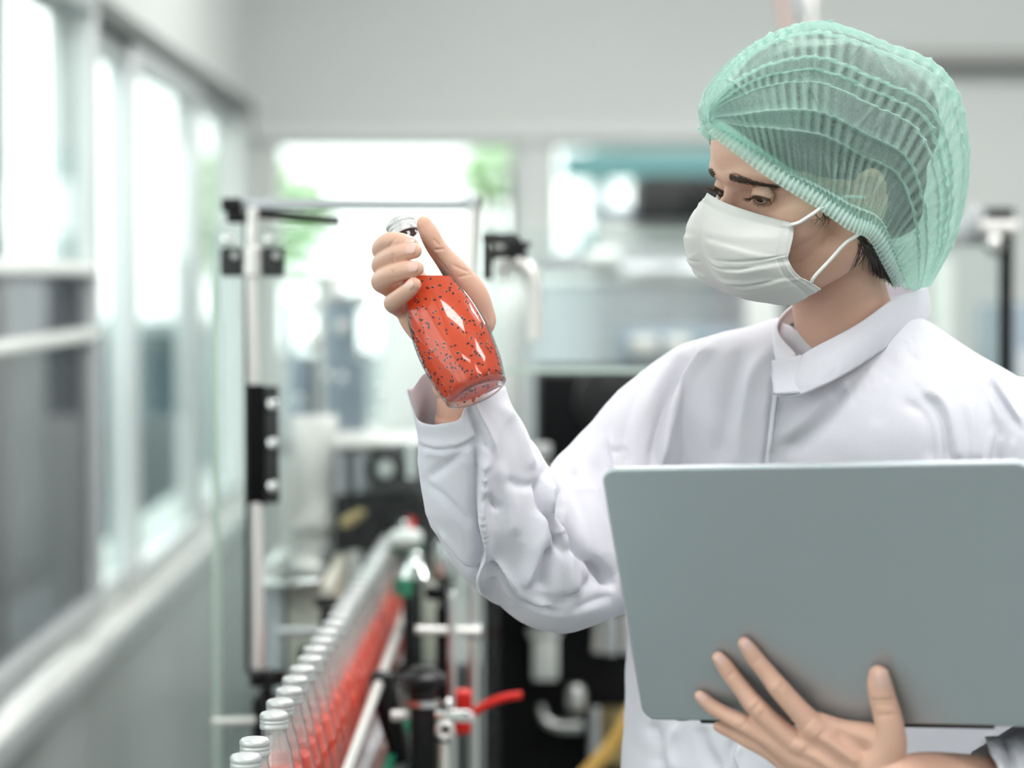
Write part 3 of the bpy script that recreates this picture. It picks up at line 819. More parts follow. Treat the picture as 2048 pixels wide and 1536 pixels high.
JUICE_FAR = mat('red_juice_row', (0.78, 0.07, 0.035), 0.3, noise=0.25, nscale=60)
CAPM = mat('cap_aluminium', (0.58, 0.59, 0.59), 0.42, metal=0.45)
SEED = mat('basil_seed', (0.022, 0.018, 0.03), 0.4)
GEL = mat('seed_gel', (0.86, 0.30, 0.22), 0.3)

def rad_at(h):
    return np.interp(h, prof[:, 0], prof[:, 1])

def cap_mesh(o, ax, n=72):
    mb = MB()
    ax = unit(ax); e1, e2 = frame_of(ax, [0.3, 0.5, 0.8])
    a = np.linspace(0, 2 * np.pi, n, endpoint=False)
    rows = [(0.0, .0105), (.0004, .0118), (.0012, .0128), (.0026, .0136), (.0042, .0139), (.0062, .0138), (.0068, .0133), (.0076, .0133), (.0082, .0138),
            (.0095, .0139), (.0105, .0134), (.0112, .0134), (.0120, .0139), (.0150, .0139), (.0160, .0136), (.0161, .0122)]
    rings = []
    for h, r in rows:
        k = 0.00022 * np.cos(36 * a) if .002 < h < .006 else 0 * a
        rings.append(np.asarray(o) + ax * h + (r + k)[:, None] * (np.cos(a)[:, None] * e1 + np.sin(a)[:, None] * e2))
    return mb.ring(rings, True, False)

# --- the row on the conveyor (upright, cap on top)
glass_row = glass_mat('neck_reflection_haze', (0.93, 0.94, 0.94), 1.2, haze=.15, haze_col=(.80, .82, .82))  # pale haze painted in for reflection and refraction of the clear necks
def row_bottle(fill):
    "returns meshes in local coordinates with the base at the origin"
    up = np.array([0, 0, -1.0]); o = np.array([0, 0, BOT_L])
    g = MB().lathe(np.vstack([[(.0155, .0105)], prof]), o, up, 28, cap0=False)
    j = [(fill, .002)] + [(fill, rad_at(fill) - .0016)] + [(h, r - .0016) for h, r in prof if fill + .002 < h < .176] + [(.1765, .02)]
    jm = MB().lathe(j, o, up, 24)
    nk = MB().lathe([(h, r - .0008) for h, r in prof if h < fill - .004], o, up, 24, cap0=False, cap1=False)  # extra inner shell that carries the painted haze
    return g, jm, cap_mesh(o, up, 36), nk
proto = None
ords = ['nearest', 'second', 'third', 'fourth', 'fifth', 'sixth', 'seventh', 'eighth', 'ninth', 'tenth', 'eleventh', 'twelfth', 'thirteenth', 'fourteenth',
        'fifteenth', 'sixteenth', 'seventeenth', 'eighteenth', 'nineteenth', 'twentieth', 'twenty-first', 'twenty-second', 'twenty-third', 'twenty-fourth',
        'twenty-fifth', 'twenty-sixth', 'twenty-seventh', 'twenty-eighth', 'twenty-ninth', 'thirtieth']
ys = [2.115, 2.19, 2.322] + [2.322 + .0688 * k for k in range(1, 24)]
for k, y in enumerate(ys):
    loc = (BX(y) + rng.uniform(-.0015, .0015), y, ZBELT)
    lab = ('capped bottle of red juice on the conveyor, nearest the camera' if k == 0 else
           'capped bottle of red juice on the conveyor, %s from the camera' % ords[k])
    if proto is None:
        t = thing('juice_bottle', (0, 0, 0), lab, 'bottle', 'juice bottles in the conveyor row')
        g, j, c, nk = row_bottle(.066)
        g.build('glass_body', glass_bottle, t); nk.build('neck', glass_row, t); j.build('juice', JUICE_FAR, t); c.build('screw_cap', CAPM, t)
        proto = t
    else:
        t = copy_tree(proto)
    t['label'] = lab
    t.location = loc
    t.rotation_euler = (0, 0, rng.uniform(0, 6))
# a lone bottle on the dark machine behind the elbow
t = copy_tree(proto); t['label'] = 'lone juice bottle on the far machine, seen in the crook of the elbow'; t['group'] = 'juice bottles on the machine'
q = P(1085, 1108, 4.12); t.location = (q[0], q[1], q[2]); t.scale = (1.05, 1.05, 1.05)
t2 = thing('bottle_ledge', (q[0], q[1], q[2] - .03), 'small steel ledge under the lone bottle', 'ledge')
MB().box([q[0] - .045, q[1] - .045, q[2] - .02], [q[0] + .1, q[1] + .16, q[2]], .003).build('top', M['dark'], t2)
MB().box([q[0] - .02, q[1] - .03, q[2] - .12], [q[0] + .02, q[1] + .17, q[2] - .02], .003).build('bracket', M['black'], t2)

# --- the bottle in the raised hand
B0 = P(797, 441, 2.235)               # centre of the cap top
B1 = P(954, 787, 2.178)               # centre of the base
BAX = unit(B1 - B0)
BL = np.linalg.norm(B1 - B0)
BS = BL / BOT_L
held = thing('juice_bottle', B1, 'tilted glass bottle of red juice with dark seeds, held in the raised hand', 'bottle')
HP = prof * BS
outer = np.vstack([[(.0155 * BS, .0105 * BS)], HP])
g = MB()
g.lathe(outer, B0, BAX, 96, cap0=False, cap1=False)
# punted base with knurled bearing ring
e1, e2 = frame_of(BAX, [0.3, 0.5, 0.8])
a = np.linspace(0, 2 * np.pi, 192, endpoint=False)
circ = np.cos(a)[:, None] * e1 + np.sin(a)[:, None] * e2
kn = 0.00045 * np.cos(64 * a)
rings = [B0 + BAX * (h * BS) + circ * ((r * BS) + kk * kn)[:, None] for h, r, kk in ((.179, .0245, 0), (.1797, .0242, 1), (.1799, .0225, 1), (.1790, .0208, 0), (.1775, .0200, 0), (.1762, .018, 0), (.1752, .010, 0), (.1750, .002, 0))]
g.ring(rings, False, True)
go = g.build('glass_body', glass_bottle, held)
# knurled bearing ring
rr = [B0 + BAX * (h * BS) + circ * ((r * BS) + kk * kn)[:, None] for h, r, kk in ((.1765, .0284, 0), (.1775, .0280, 1.4), (.1790, .0262, 1.8), (.1800, .0243, 1.4), (.1800, .0232, 0))]
MB().ring(rr, False, False).build('knurled_ring', glass_mat('ring_glass', (0.80, 0.70, 0.68), 1.6, haze=.10, haze_col=(.8, .5, .45)), held)
cap_mesh(B0, BAX, 144).build('screw_cap', CAPM, held, sharp=50)
# juice: closed by a level surface
lev = P(870, 551, 2.2)[2]
jr = 72
hs = np.linspace(.045, .1745, 60)
jrings = []
aj = np.linspace(0, 2 * np.pi, jr, endpoint=False)
cj = np.cos(aj)[:, None] * e1 + np.sin(aj)[:, None] * e2
WALL = .0021
for h in hs:
    r = rad_at(h) - WALL
    if h > .172: r -= (h - .172) * 1.6
    ring = B0 + BAX * h * BS + cj * r * BS
    jrings.append(ring)
jrings = np.array(jrings)
# clip to the level: slide points above it down along the wall
for i in range(jr):
    col = jrings[:, i]
    zz = col[:, 2]
    for k in range(len(hs)):
        if zz[k] > lev:
            # find along-column position where z == lev
            k2 = k
            while k2 < len(hs) - 1 and zz[k2] > lev: k2 += 1
            u = (zz[k2 - 1] - lev) / (zz[k2 - 1] - zz[k2] + 1e-12) if k2 > 0 else 0
            jrings[k, i] = col[k2 - 1] + (col[k2] - col[k2 - 1]) * u if k2 > 0 else col[k2]
            jrings[k, i, 2] = min(jrings[k, i, 2], lev)
mb = MB(); mb.ring(jrings, True, True)
jo = mb.build('juice', JUICE, held)
# seeds in their gel, pressed against the inside of the wall
sv, gv = MB(), MB()
lv = MB()
n_seed = 0
tries = 0
pos = []
while n_seed < 430 and tries < 9000:
    tries += 1
    h = rng.uniform(.045, .1755); an = rng.uniform(0, 2 * np.pi)
    if rng.random() > (h / .1755) ** 1.3: continue
    r = rad_at(h) - WALL
    rad_dir = math.cos(an) * e1 + math.sin(an) * e2
    c = B0 + BAX * h * BS + rad_dir * (r - .0001) * BS
    if c[2] > lev - .003: continue
    if any(np.dot(c - q, c - q) < .0023 ** 2 for q in pos): continue
    pos.append(c); n_seed += 1
    u1 = unit(rng.normal() * BAX + rng.normal() * np.cross(rad_dir, BAX)); u2 = np.cross(rad_dir, u1)
    k = rng.uniform(.75, 1.15)
    sv.ellipsoid(c + rad_dir * .00035, np.array([u1, u2, rad_dir]), np.array([.00160, .00088, .0007]) * k, 6, 8)
    if rng.random() < .45:
        gv.ellipsoid(c + rad_dir * .0000, np.array([u1, u2, rad_dir]), np.array([.0021, .0014, .00045]) * k, 6, 10)
# seeds against the flat bottom
for k in range(26):
    rr_ = .017 * math.sqrt(rng.random()) * BS; an = rng.uniform(0, 6.283)
    c = B0 + BAX * .1745 * BS + rr_ * (math.cos(an) * e1 + math.sin(an) * e2)
    u1 = unit(rng.normal() * e1 + rng.normal() * e2)
    sv.ellipsoid(c + BAX * .0003, np.array([u1, np.cross(BAX, u1), BAX]), [.00125, .0007, .0006], 6, 8)
o = sv.build('seeds', SEED, held); o['kind'] = 'stuff'; o['label'] = 'dark basil seeds floating in the juice'
o = gv.build('seed_gel', GEL, held); o['kind'] = 'stuff'; o['label'] = 'pale gel halos around the seeds'

# ================================================================== the person
def smoothstep(a, b, x):
    t = np.clip((x - a) / (b - a), 0, 1)
    return t * t * (3 - 2 * t)

def remesh(mb, voxel, iters=4, factor=0.5):
    "fuse overlapping closed shapes into one continuous surface"
    V, F = mb.arrays()
    me = bpy.data.meshes.new('tmp'); me.from_pydata(V.tolist(), [], [list(f) for f in F]); me.update()
    o = bpy.data.objects.new('tmp', me); COL.objects.link(o)
    m = o.modifiers.new('r', 'REMESH'); m.mode = 'VOXEL'; m.voxel_size = voxel; m.adaptivity = 0.0
    if iters:
        s = o.modifiers.new('s', 'SMOOTH'); s.factor = factor; s.iterations = iters
    dg = bpy.context.evaluated_depsgraph_get(); dg.update()
    ev = o.evaluated_get(dg); em = ev.to_mesh()
    n = len(em.vertices); V = np.empty(n * 3); em.vertices.foreach_get('co', V); V = V.reshape(-1, 3)
    L = np.empty(len(em.loops), int); em.loops.foreach_get('vertex_index', L)
    st = np.empty(len(em.polygons), int); em.polygons.foreach_get('loop_start', st)
    tot = np.empty(len(em.polygons), int); em.polygons.foreach_get('loop_total', tot)
    Fq = [L[a:a + b] for a, b in zip(st, tot)]
    F4 = np.array([f for f in Fq if len(f) == 4])
    ev.to_mesh_clear()
    bpy.data.objects.remove(o); bpy.data.meshes.remove(me)
    return V, F4

def vnormals(V, F):
    a, b, c, d = (V[F[:, i]] for i in range(4))
    n = np.cross(c - a, d - b)
    N = np.zeros_like(V)
    for i in range(4):
        np.add.at(N, F[:, i], n)
    return N / (np.linalg.norm(N, axis=1)[:, None] + 1e-12)

def vsmooth(V, F, it, w=None):
    n = len(V)
    E = np.vstack([F[:, [0, 1]], F[:, [1, 2]], F[:, [2, 3]], F[:, [3, 0]]])
    deg = np.bincount(E.ravel(), minlength=n)[:, None]
    for _ in range(it):
        S = np.zeros_like(V)
        for k in range(3):
            S[:, k] = np.bincount(E[:, 0], V[E[:, 1], k], n) + np.bincount(E[:, 1], V[E[:, 0], k], n)
        A = S / np.maximum(deg, 1)
        V = V + 0.5 * (A - V) if w is None else V + 0.5 * w[:, None] * (A - V)
    return V

def poly_dist(Q, pts):
    "distance of 2D points Q to a polyline, signed side, position along (0..1)"
    pts = np.asarray(pts, float)
    seg = np.linalg.norm(np.diff(pts, axis=0), axis=1); tot = seg.sum(); acc = np.concatenate([[0], np.cumsum(seg)])
    best = np.full(len(Q), 1e9); side = np.zeros(len(Q)); along = np.zeros(len(Q))
    for i in range(len(pts) - 1):
        a, b = pts[i], pts[i + 1]; ab = b - a; L2 = (ab ** 2).sum() + 1e-9
        t = np.clip(((Q - a) @ ab) / L2, 0, 1)
        pr = a + t[:, None] * ab
        dd = np.linalg.norm(Q - pr, axis=1)
        m = dd < best
        best[m] = dd[m]
        cr = ab[0] * (Q[:, 1] - a[1]) - ab[1] * (Q[:, 0] - a[0])
        side[m] = np.sign(cr)[m]
        along[m] = ((acc[i] + t * seg[i]) / tot)[m]
    return best, side, along

def strokes(V, F, S, jitter=0.0, cam_only=True, depth=None, clip=None):
    """press folds into a surface.  Each stroke: (points, width, height, kind)
    kind 'r' ridge, 'v' valley, 's' step: crisp ridge on the left of the stroke and a valley on its right"""
    N = vnormals(V, F)
    pj = proj(V); Q = pj[:, :2]
    to = unit(CAM - V.mean(0))
    wf = smoothstep(0.0, 0.45, N @ to)
    if depth is not None: wf = wf * (np.abs(pj[:, 2] - depth[0]) < depth[1])
    D = np.zeros(len(V))
    for s in S:
        pts, w, h, kind = s[:4]
        pts = catmull([(p[0], p[1]) for p in pts], 8 * (len(pts) - 1) + 1) if len(pts) > 2 else pts
        lo, hi = np.min(pts, 0) - 4 * w, np.max(pts, 0) + 4 * w
        I = np.nonzero((Q[:, 0] > lo[0]) & (Q[:, 0] < hi[0]) & (Q[:, 1] > lo[1]) & (Q[:, 1] < hi[1]) & (wf > 0))[0]
        if len(I) == 0: continue
        d, sd, al = poly_dist(Q[I], pts)
        tp = smoothstep(0, .18, al) * smoothstep(1, .82, al) * .85 + .15
        tp *= (d < 3.5 * w)
        if kind == 'r': q = np.exp(-(d / w) ** 2)
        elif kind == 'v': q = -np.exp(-(d / w) ** 2)
        else:
            x = d * sd / w
            q = np.where(x < 0, np.exp(-(x / 1.1) ** 2), -1.0 * np.exp(-((x - .9) / .8) ** 2) + 0.95 * np.exp(-(x / .5) ** 2))
        D[I] += h * tp * q
    return V + N * (D * wf)[:, None]

def vnoise(V, scale, seed):
    "cheap smooth 3D noise: sum of random sines"
    r = np.random.default_rng(seed); o = np.zeros(len(V))
    for k in range(10):
        d = r.normal(size=3); d /= np.linalg.norm(d)
        o += np.sin(V @ d * scale * r.uniform(.6, 1.6) + r.uniform(0, 6.28))
    return o / 10 ** .5

def px2m(px, d): return px * d / FPX

def loft(rows, n=40, per=8, ref=None, sq=2.0):
    "limb from rows (px, py, depth, half width px, half depth m)"
    R = catmull(rows, per * (len(rows) - 1) + 1)
    C = np.array([P(*r[:3]) for r in R])
    tg = np.gradient(C, axis=0)
    a = np.linspace(0, 2 * np.pi, n, endpoint=False)
    ca, sa = np.cos(a), np.sin(a)
    ca, sa = np.sign(ca) * np.abs(ca) ** (2 / sq), np.sign(sa) * np.abs(sa) ** (2 / sq)
    out = []
    for c, t, r in zip(C, tg, R):
        e1, e2 = frame_of(t, FW if ref is None else ref)
        out.append(c + px2m(r[3], r[2]) * ca[:, None] * e1 + r[4] * sa[:, None] * e2)
    return out

# ------------------------------------------------------------------ head frame
HS = 1.06
H0 = P(1639, 388, 2.30)
yw, pt, rl = math.radians(25), math.radians(18), math.radians(9)
hf = -math.cos(yw) * RT - math.sin(yw) * FW            # facing image left, a little to the camera
upw = np.array([0, 0, 1.0])
hf = unit(hf - np.dot(hf, upw) * upw)
hl = np.cross(upw, hf)                                  # her left, towards the camera
hz = upw
hf, hz = hf * math.cos(pt) - hz * math.sin(pt), hz * math.cos(pt) + hf * math.sin(pt)
hl, hz = hl * math.cos(rl) - hz * math.sin(rl), hz * math.cos(rl) + hl * math.sin(rl)
HM = np.array([hf, hl, hz])                             # rows: forward, left, up
def HL(v):
    "head local (m, unscaled) to world"
    return H0 + (np.asarray(v, float) * HS) @ HM
def toH(w):
    return ((np.asarray(w) - H0) @ HM.T) / HS
def H2(px, py, y):
    "world point on the ray of a pixel where the head-local left coordinate is y"
    r = P(px, py, 1.0) - CAM
    t = (np.dot(H0 - CAM, hl) + y * HS) / np.dot(r, hl)
    return CAM + t * r
def mirrorH(w):
    q = toH(w) * np.array([1, -1, 1]); return HL(q)

# ------------------------------------------------------------------ body (one continuous surface)
SKIN = mat('skin', (0.68, 0.415, 0.315), 0.48, spec=0.35, noise=0.07, nscale=22, bump=0.12, bscale=420, sss=0.12, sss_rad=(0.010, 0.004, 0.002))
b = MB()
E3 = np.eye(3)
def hell(c, r, rot=None):
    A = HM if rot is None else rot
    b.ellipsoid(HL(c), A, np.asarray(r) * HS, 28, 40)
def hcap(rows, n=20):
    b.capsule([[*HL(r[:3]), r[3] * HS] for r in rows], n, hz)
hell((-.008, 0, .050), (.090, .072, .080))
hell((.028, 0, .052), (.066, .063, .068))
hell((.045, 0, .002), (.046, .056, .064))
hell((.036, 0, -.030), (.048, .046, .042))
for s in (1, -1):
    hell((.056, s * .038, -.002), (.030, .024, .022))
    hcap([(.006, s * .056, .0, .016), (.012, s * .052, -.036, .018), (.050, s * .033, -.055, .017), (.076, s * .010, -.060, .016)])
    hcap([(.086, 0, .044, .010), (.083, s * .022, .047, .010), (.066, s * .046, .044, .010)])
    hell((.100, s * .011, -.016), (.009, .007, .008))
    hcap([(.0, s * .071, .026, .006), (-.012, s * .076, .022, .006), (-.014, s * .077, .0, .005), (-.004, s * .073, -.020, .006)])
    hell((-.004, s * .071, .004), (.010, .004, .022))
    hell((.000, s * .072, -.026), (.008, .0045, .010))
hcap([(.084, 0, .036, .009), (.098, 0, .010, .0085), (.112, 0, -.010, .0105)])
hell((.090, 0, -.040), (.012, .024, .008)); hell((.088, 0, -.050), (.012, .020, .008))
hell((.078, 0, -.060), (.018, .020, .016))
# neck, shoulders, torso and arms under the coat
b.ring(loft([(1652, 470, 2.325, 96, .052), (1668, 540, 2.335, 95, .052), (1684, 620, 2.35, 98, .053), (1700, 700, 2.37, 118, .060), (1705, 760, 2.40, 170, .07)], 40))
b.ring(loft([(1700, 690, 2.40, 120, .05), (1690, 780, 2.43, 280, .06), (1690, 880, 2.44, 330, .08), (1690, 1100, 2.45, 330, .085), (1690, 1400, 2.46, 340, .09), (1690, 1750, 2.46, 360, .10)], 40))
b.ring(loft([(1360, 800, 2.46, 55, .04), (1240, 960, 2.43, 80, .04), (1120, 1130, 2.37, 72, .038), (1060, 1120, 2.35, 68, .036), (985, 1010, 2.31, 66, .033), (935, 890, 2.275, 58, .028), (918, 820, 2.262, 52, .024)], 30))
LAP_TL, LAP_BL, LAP_TR, LAP_BR = (np.array([.0725, .0703, 1.9876]), np.array([.1124, .2887, 2.0787]), np.array([.4003, .0600, 1.8684]), np.array([.4403, .2785, 1.9594]))
def cam2w(q): return CAM + q[0] * RT - q[1] * UP + q[2] * FW
LTL, LBL, LTR, LBR = (cam2w(q) for q in (LAP_TL, LAP_BL, LAP_TR, LAP_BR))
LN = unit(np.cross(LBL - LTL, LTR - LTL))
if np.dot(LN, CAM - LTL) < 0: LN = -LN
def LD(px, py):
    r = P(px, py, 1.0) - CAM
    return np.dot(LTL - CAM, LN) / np.dot(r, LN)
b.ring(loft([(2090, 850, 2.33, 90, .045), (2160, 1080, 2.27, 80, .04), (2200, 1330, 2.20, 76, .038), (2170, 1470, 2.14, 74, .036), (2050, 1560, 2.06, 64, .031), (1930, 1585, 2.02, 58, .027), (1850, 1580, 2.01, 56, .024)], 30))
BV, BF = remesh(b, .0024, 5)
# shape the face: eye sockets, nostril line, mouth line
q = toH(BV)
BN = vnormals(BV, BF)
dent = np.zeros(len(BV))
for s in (1, -1):
    d2 = ((q[:, 0] - .082) / .022) ** 2 + ((q[:, 1] - s * .031) / .018) ** 2 + ((q[:, 2] - .024) / .0115) ** 2
    dent -= .0062 * np.exp(-d2)
    d2 = ((q[:, 0] - .080) / .02) ** 2 + ((q[:, 1] - s * .015) / .009) ** 2 + ((q[:, 2] - .022) / .012) ** 2
    dent -= .004 * np.exp(-d2)
    d2 = ((q[:, 1] - s * .077) / .006) ** 2 + ((q[:, 0] + .004) / .006) ** 2 + ((q[:, 2] - .006) / .014) ** 2
    dent -= .004 * np.exp(-d2)
dent -= .003 * np.exp(-((q[:, 2] + .0455) / .002) ** 2 - (q[:, 1] / .022) ** 2) * (q[:, 0] > .07)
BV = BV + BN * dent[:, None]
BV = vsmooth(BV, BF, 2)

# ---- hands, finer, rooted in the forearms
def hand(build_fn, voxel=.0013, it=4):
    hb = MB(); build_fn(hb); return remesh(hb, voxel, it)
def W(rows): return [[*P(*r[:3]), r[3]] for r in rows]

RH = dict(
    index=[(822, 552, 2.268, .0105), (783, 508, 2.257, .0105), (764, 499, 2.232, .0096), (781, 483, 2.203, .0088), (806, 484, 2.190, .0078), (824, 490, 2.1865, .0066)],
    middle=[(822, 570, 2.266, .0112), (780, 540, 2.260, .0108), (764, 529, 2.230, .0098), (788, 511, 2.198, .0090), (812, 504, 2.184, .0081), (829, 502, 2.1805, .0070)],
    ring=[(820, 600, 2.264, .0110), (780, 572, 2.256, .0106), (763, 562, 2.226, .0097), (786, 548, 2.193, .0091), (814, 540, 2.178, .0082), (833, 537, 2.1745, .0070)],
    little=[(826, 630, 2.256, .0100), (798, 613, 2.248, .0094), (786, 606, 2.220, .0086), (796, 597, 2.192, .0080), (816, 582, 2.176, .0073), (829, 569, 2.1715, .0062)],
)
def right_hand(hb):
    for k, rows in RH.items():
        hb.capsule(W(rows), 24, UP, 8)
    hb.capsule(W([(952, 640, 2.258, .019), (940, 590, 2.244, .0165), (912, 545, 2.232, .0125), (886, 512, 2.226, .0098), (870, 490, 2.222, .0093), (858, 466, 2.219, .0088), (848, 447, 2.217, .0070)]), 24, FW, 8)
    for k, (x, y, d, r) in enumerate(((828, 556, 2.270, .0115), (822, 575, 2.269, .0130), (818, 600, 2.266, .0130), (824, 632, 2.258, .012))):
        hb.capsule(W([(x, y, d, r), ((x + 905) / 2 + 10, (y + 740) / 2 - 5, 2.268, .0165), (905 + 12 * (3 - k) / 1.5, 745, 2.264, .0170)]), 24, FW, 6)
    hb.capsule(W([(815, 618, 2.258, .012), (832, 648, 2.256, .0125), (880, 700, 2.260, .015), (905, 770, 2.264, .019)]), 24, FW, 6)
    hb.capsule(W([(930, 610, 2.250, .018), (930, 680, 2.262, .020), (918, 750, 2.262, .021)]), 24, FW, 6)
    hb.ring(loft([(916, 715, 2.266, 50, .019), (922, 780, 2.266, 48, .020), (922, 830, 2.268, 50, .022), (932, 890, 2.276, 55, .025), (950, 940, 2.29, 50, .022)], 30))
RV, RF = hand(right_hand, .0010, 2)

def lh(px, py, off, r): return (px, py, LD(px, py) - off, r)
LH = dict(
    index=[lh(1626, 1452, .022, .0110), lh(1592, 1415, .021, .0092), lh(1558, 1376, .017, .0088), lh(1536, 1348, .0125, .0078), lh(1513, 1320, .0098, .0074), lh(1497, 1298, .0082, .0068), lh(1489, 1287, .0078, .0058)],
    middle=[lh(1596, 1486, .024, .0112), lh(1556, 1455, .023, .0093), lh(1511, 1412, .019, .0089), lh(1486, 1380, .014, .0078), lh(1461, 1348, .0100, .0074), lh(1445, 1326, .0083, .0067), lh(1437, 1316, .0078, .0057)],
    ring=[lh(1586, 1512, .025, .0110), lh(1538, 1478, .025, .0090), lh(1488, 1447, .021, .0082), lh(1458, 1432, .015, .0073), lh(1428, 1415, .0100, .0068), lh(1408, 1399, .0078, .0060), lh(1400, 1392, .0072, .0052)],
    little=[lh(1590, 1536, .021, .0100), lh(1540, 1502, .020, .0080), lh(1496, 1480, .014, .0070), lh(1468, 1466, .009, .0062), lh(1445, 1456, .0072, .0055), lh(1437, 1453, .0068, .0047)],
)
def left_hand(hb):
    for k, rows in LH.items():
        hb.capsule(W(rows), 24, FW, 8)
    hb.capsule(W([lh(1752, 1545, .026, .020), lh(1776, 1500, .026, .0155), lh(1780, 1462, .024, .0125), lh(1772, 1420, .018, .0116), lh(1765, 1396, .015, .0112), lh(1759, 1366, .0115, .0104), lh(1757, 1350, .0105, .0084)]), 24, FW, 8)
    wr = lh(1800, 1580, .02, .022)
    for x, y, o, r in ((1626, 1452, .022, .0115), (1598, 1486, .024, .0115), (1588, 1512, .025, .0115), (1592, 1538, .022, .0110)):
        hb.capsule(W([lh(x, y, o, r), lh((x + 1760) / 2, (y + 1570) / 2 - 8, o + .002, .0160), lh(1775, 1560 + (y - 1490) * .25, .020, .020)]), 24, FW, 6)
    hb.capsule(W([lh(1636, 1450, .018, .011), lh(1690, 1468, .018, .012), lh(1768, 1478, .02, .013)]), 20, FW, 6)
    hb.capsule(W([lh(1700, 1500, .016, .016), lh(1740, 1530, .018, .018), lh(1780, 1560, .018, .018)]), 20, FW, 6)
    hb.ring(loft([(1745, 1566, LD(1745, 1566) - .018, 50, .017), (1790, 1568, 1.99, 54, .021), (1850, 1560, 2.005, 56, .023), (1930, 1566, 2.02, 58, .026), (1990, 1566, 2.04, 54, .024)], 30))
LV, LF = hand(left_hand, .0013, 4)
# knuckle creases
def crease(V, F, S): return strokes(V, F, [(a, w, h * 1.5, k) for a, w, h, k in S])
LV = crease(LV, LF, [([(1548, 1392), (1568, 1366)], 3, .0006, 'v'), ([(1554, 1398), (1575, 1372)], 3, .0005, 'v'), ([(1504, 1330), (1524, 1312)], 3, .0006, 'v'),
                     ([(1500, 1426), (1524, 1402)], 3, .0006, 'v'), ([(1452, 1358), (1472, 1340)], 3, .0006, 'v'), ([(1478, 1458), (1500, 1438)], 3, .0006, 'v'),
                     ([(1742, 1402), (1790, 1400)], 3, .0007, 'v'), ([(1744, 1410), (1790, 1410)], 3, .0006, 'v'), ([(1752, 1432), (1790, 1430)], 3, .0005, 'v'),
                     ([(1616, 1448), (1640, 1470)], 18, .0011, 'r'), ([(1588, 1482), (1610, 1500)], 18, .0011, 'r'), ([(1640, 1470), (1720, 1530)], 8, .0012, 'r'), ([(1612, 1500), (1690, 1560)], 8, .0012, 'r'), ([(1625, 1480), (1700, 1540)], 8, .0012, 'v'), ([(1668, 1462), (1740, 1500)], 12, .0014, 'v'), ([(1548, 1366), (1572, 1390)], 14, .0007, 'r'), ([(1502, 1402), (1526, 1426)], 14, .0007, 'r')])
RV = crease(RV, RF, [([(866, 478), (880, 492)], 2.5, .0005, 'v'), ([(868, 500), (890, 498)], 2.5, .0006, 'v'), ([(905, 530), (940, 545)], 3, .0006, 'v'), ([(915, 555), (945, 548)], 3, .0005, 'v'),
                     ([(776, 496), (792, 474)], 3, .0006, 'v'), ([(788, 530), (784, 506)], 3, .0006, 'v'), ([(790, 562), (783, 538)], 3, .0006, 'v')])
AV = np.vstack([BV, RV, LV]); AF = np.vstack([BF, RF + len(BV), LF + len(BV) + len(RV)])
root = np.array([H0[0] + .06, H0[1] + .14, 0.0])
person = thing('person', root, 'person in a white coat, green hair cap and white mask, inspecting a juice bottle', 'person')
body = build('body', AV, AF.tolist(), SKIN, person)
body['label'] = 'head, neck and hands with light skin'

# ---- finger nails
NAIL = mat('nail', (0.75, 0.49, 0.42), 0.20, spec=0.7)
def nail(rows, up, s=1.0, back=.9):
    tip, prev = np.array(P(*rows[-1][:3])), np.array(P(*rows[-2][:3]))
    t = unit(tip - prev); up = unit(up - np.dot(up, t) * t); sd = np.cross(t, up)
    r = rows[-1][3]
    c = tip - t * r * .35
    g = []
    for i, u in enumerate(np.linspace(-1, 1, 11)):
        row = []
        for j, v in enumerate(np.linspace(-1, 1, 11)):
            wv = .86 * math.sqrt(max(0, 1 - max(0, abs(u) - .35) ** 2 / .5)) if u > 0 else .80 * math.sqrt(max(0.0, 1 - max(0, abs(u) - .5) ** 2 / .45))
            ang = v * wv * .92
            rr = (r * (1.10 + .05 * (1 - u))) 
            lift = r * .10 * (1 - ((u - .1) ** 2)) - r * .02
            row.append(c + t * u * r * 1.0 * s + up * (math.cos(ang) * rr + lift - r * .06 - (r * .10 if u > .5 else 0) * (u - .5)) + sd * math.sin(ang) * rr)
        g.append(row)
    return build('fingernail', *MB().grid(np.array(g)).arrays(), NAIL, person, solid=.0006)
toc = -FW
nail(RH['index'], toc * .9 + UP * .55)
nail(RH['middle'], toc * .95 + UP * .35)
nail(RH['ring'], toc * .95 + UP * .30)
nail(RH['little'], toc * .9 + UP * .45 - RT * .2)
for k in ('index', 'middle', 'ring'):
    nail(LH[k], toc + UP * .15)
nail([lh(1765, 1396, .015, .0112), lh(1757, 1350, .0105, .0086)], toc + RT * .25, 1.15)

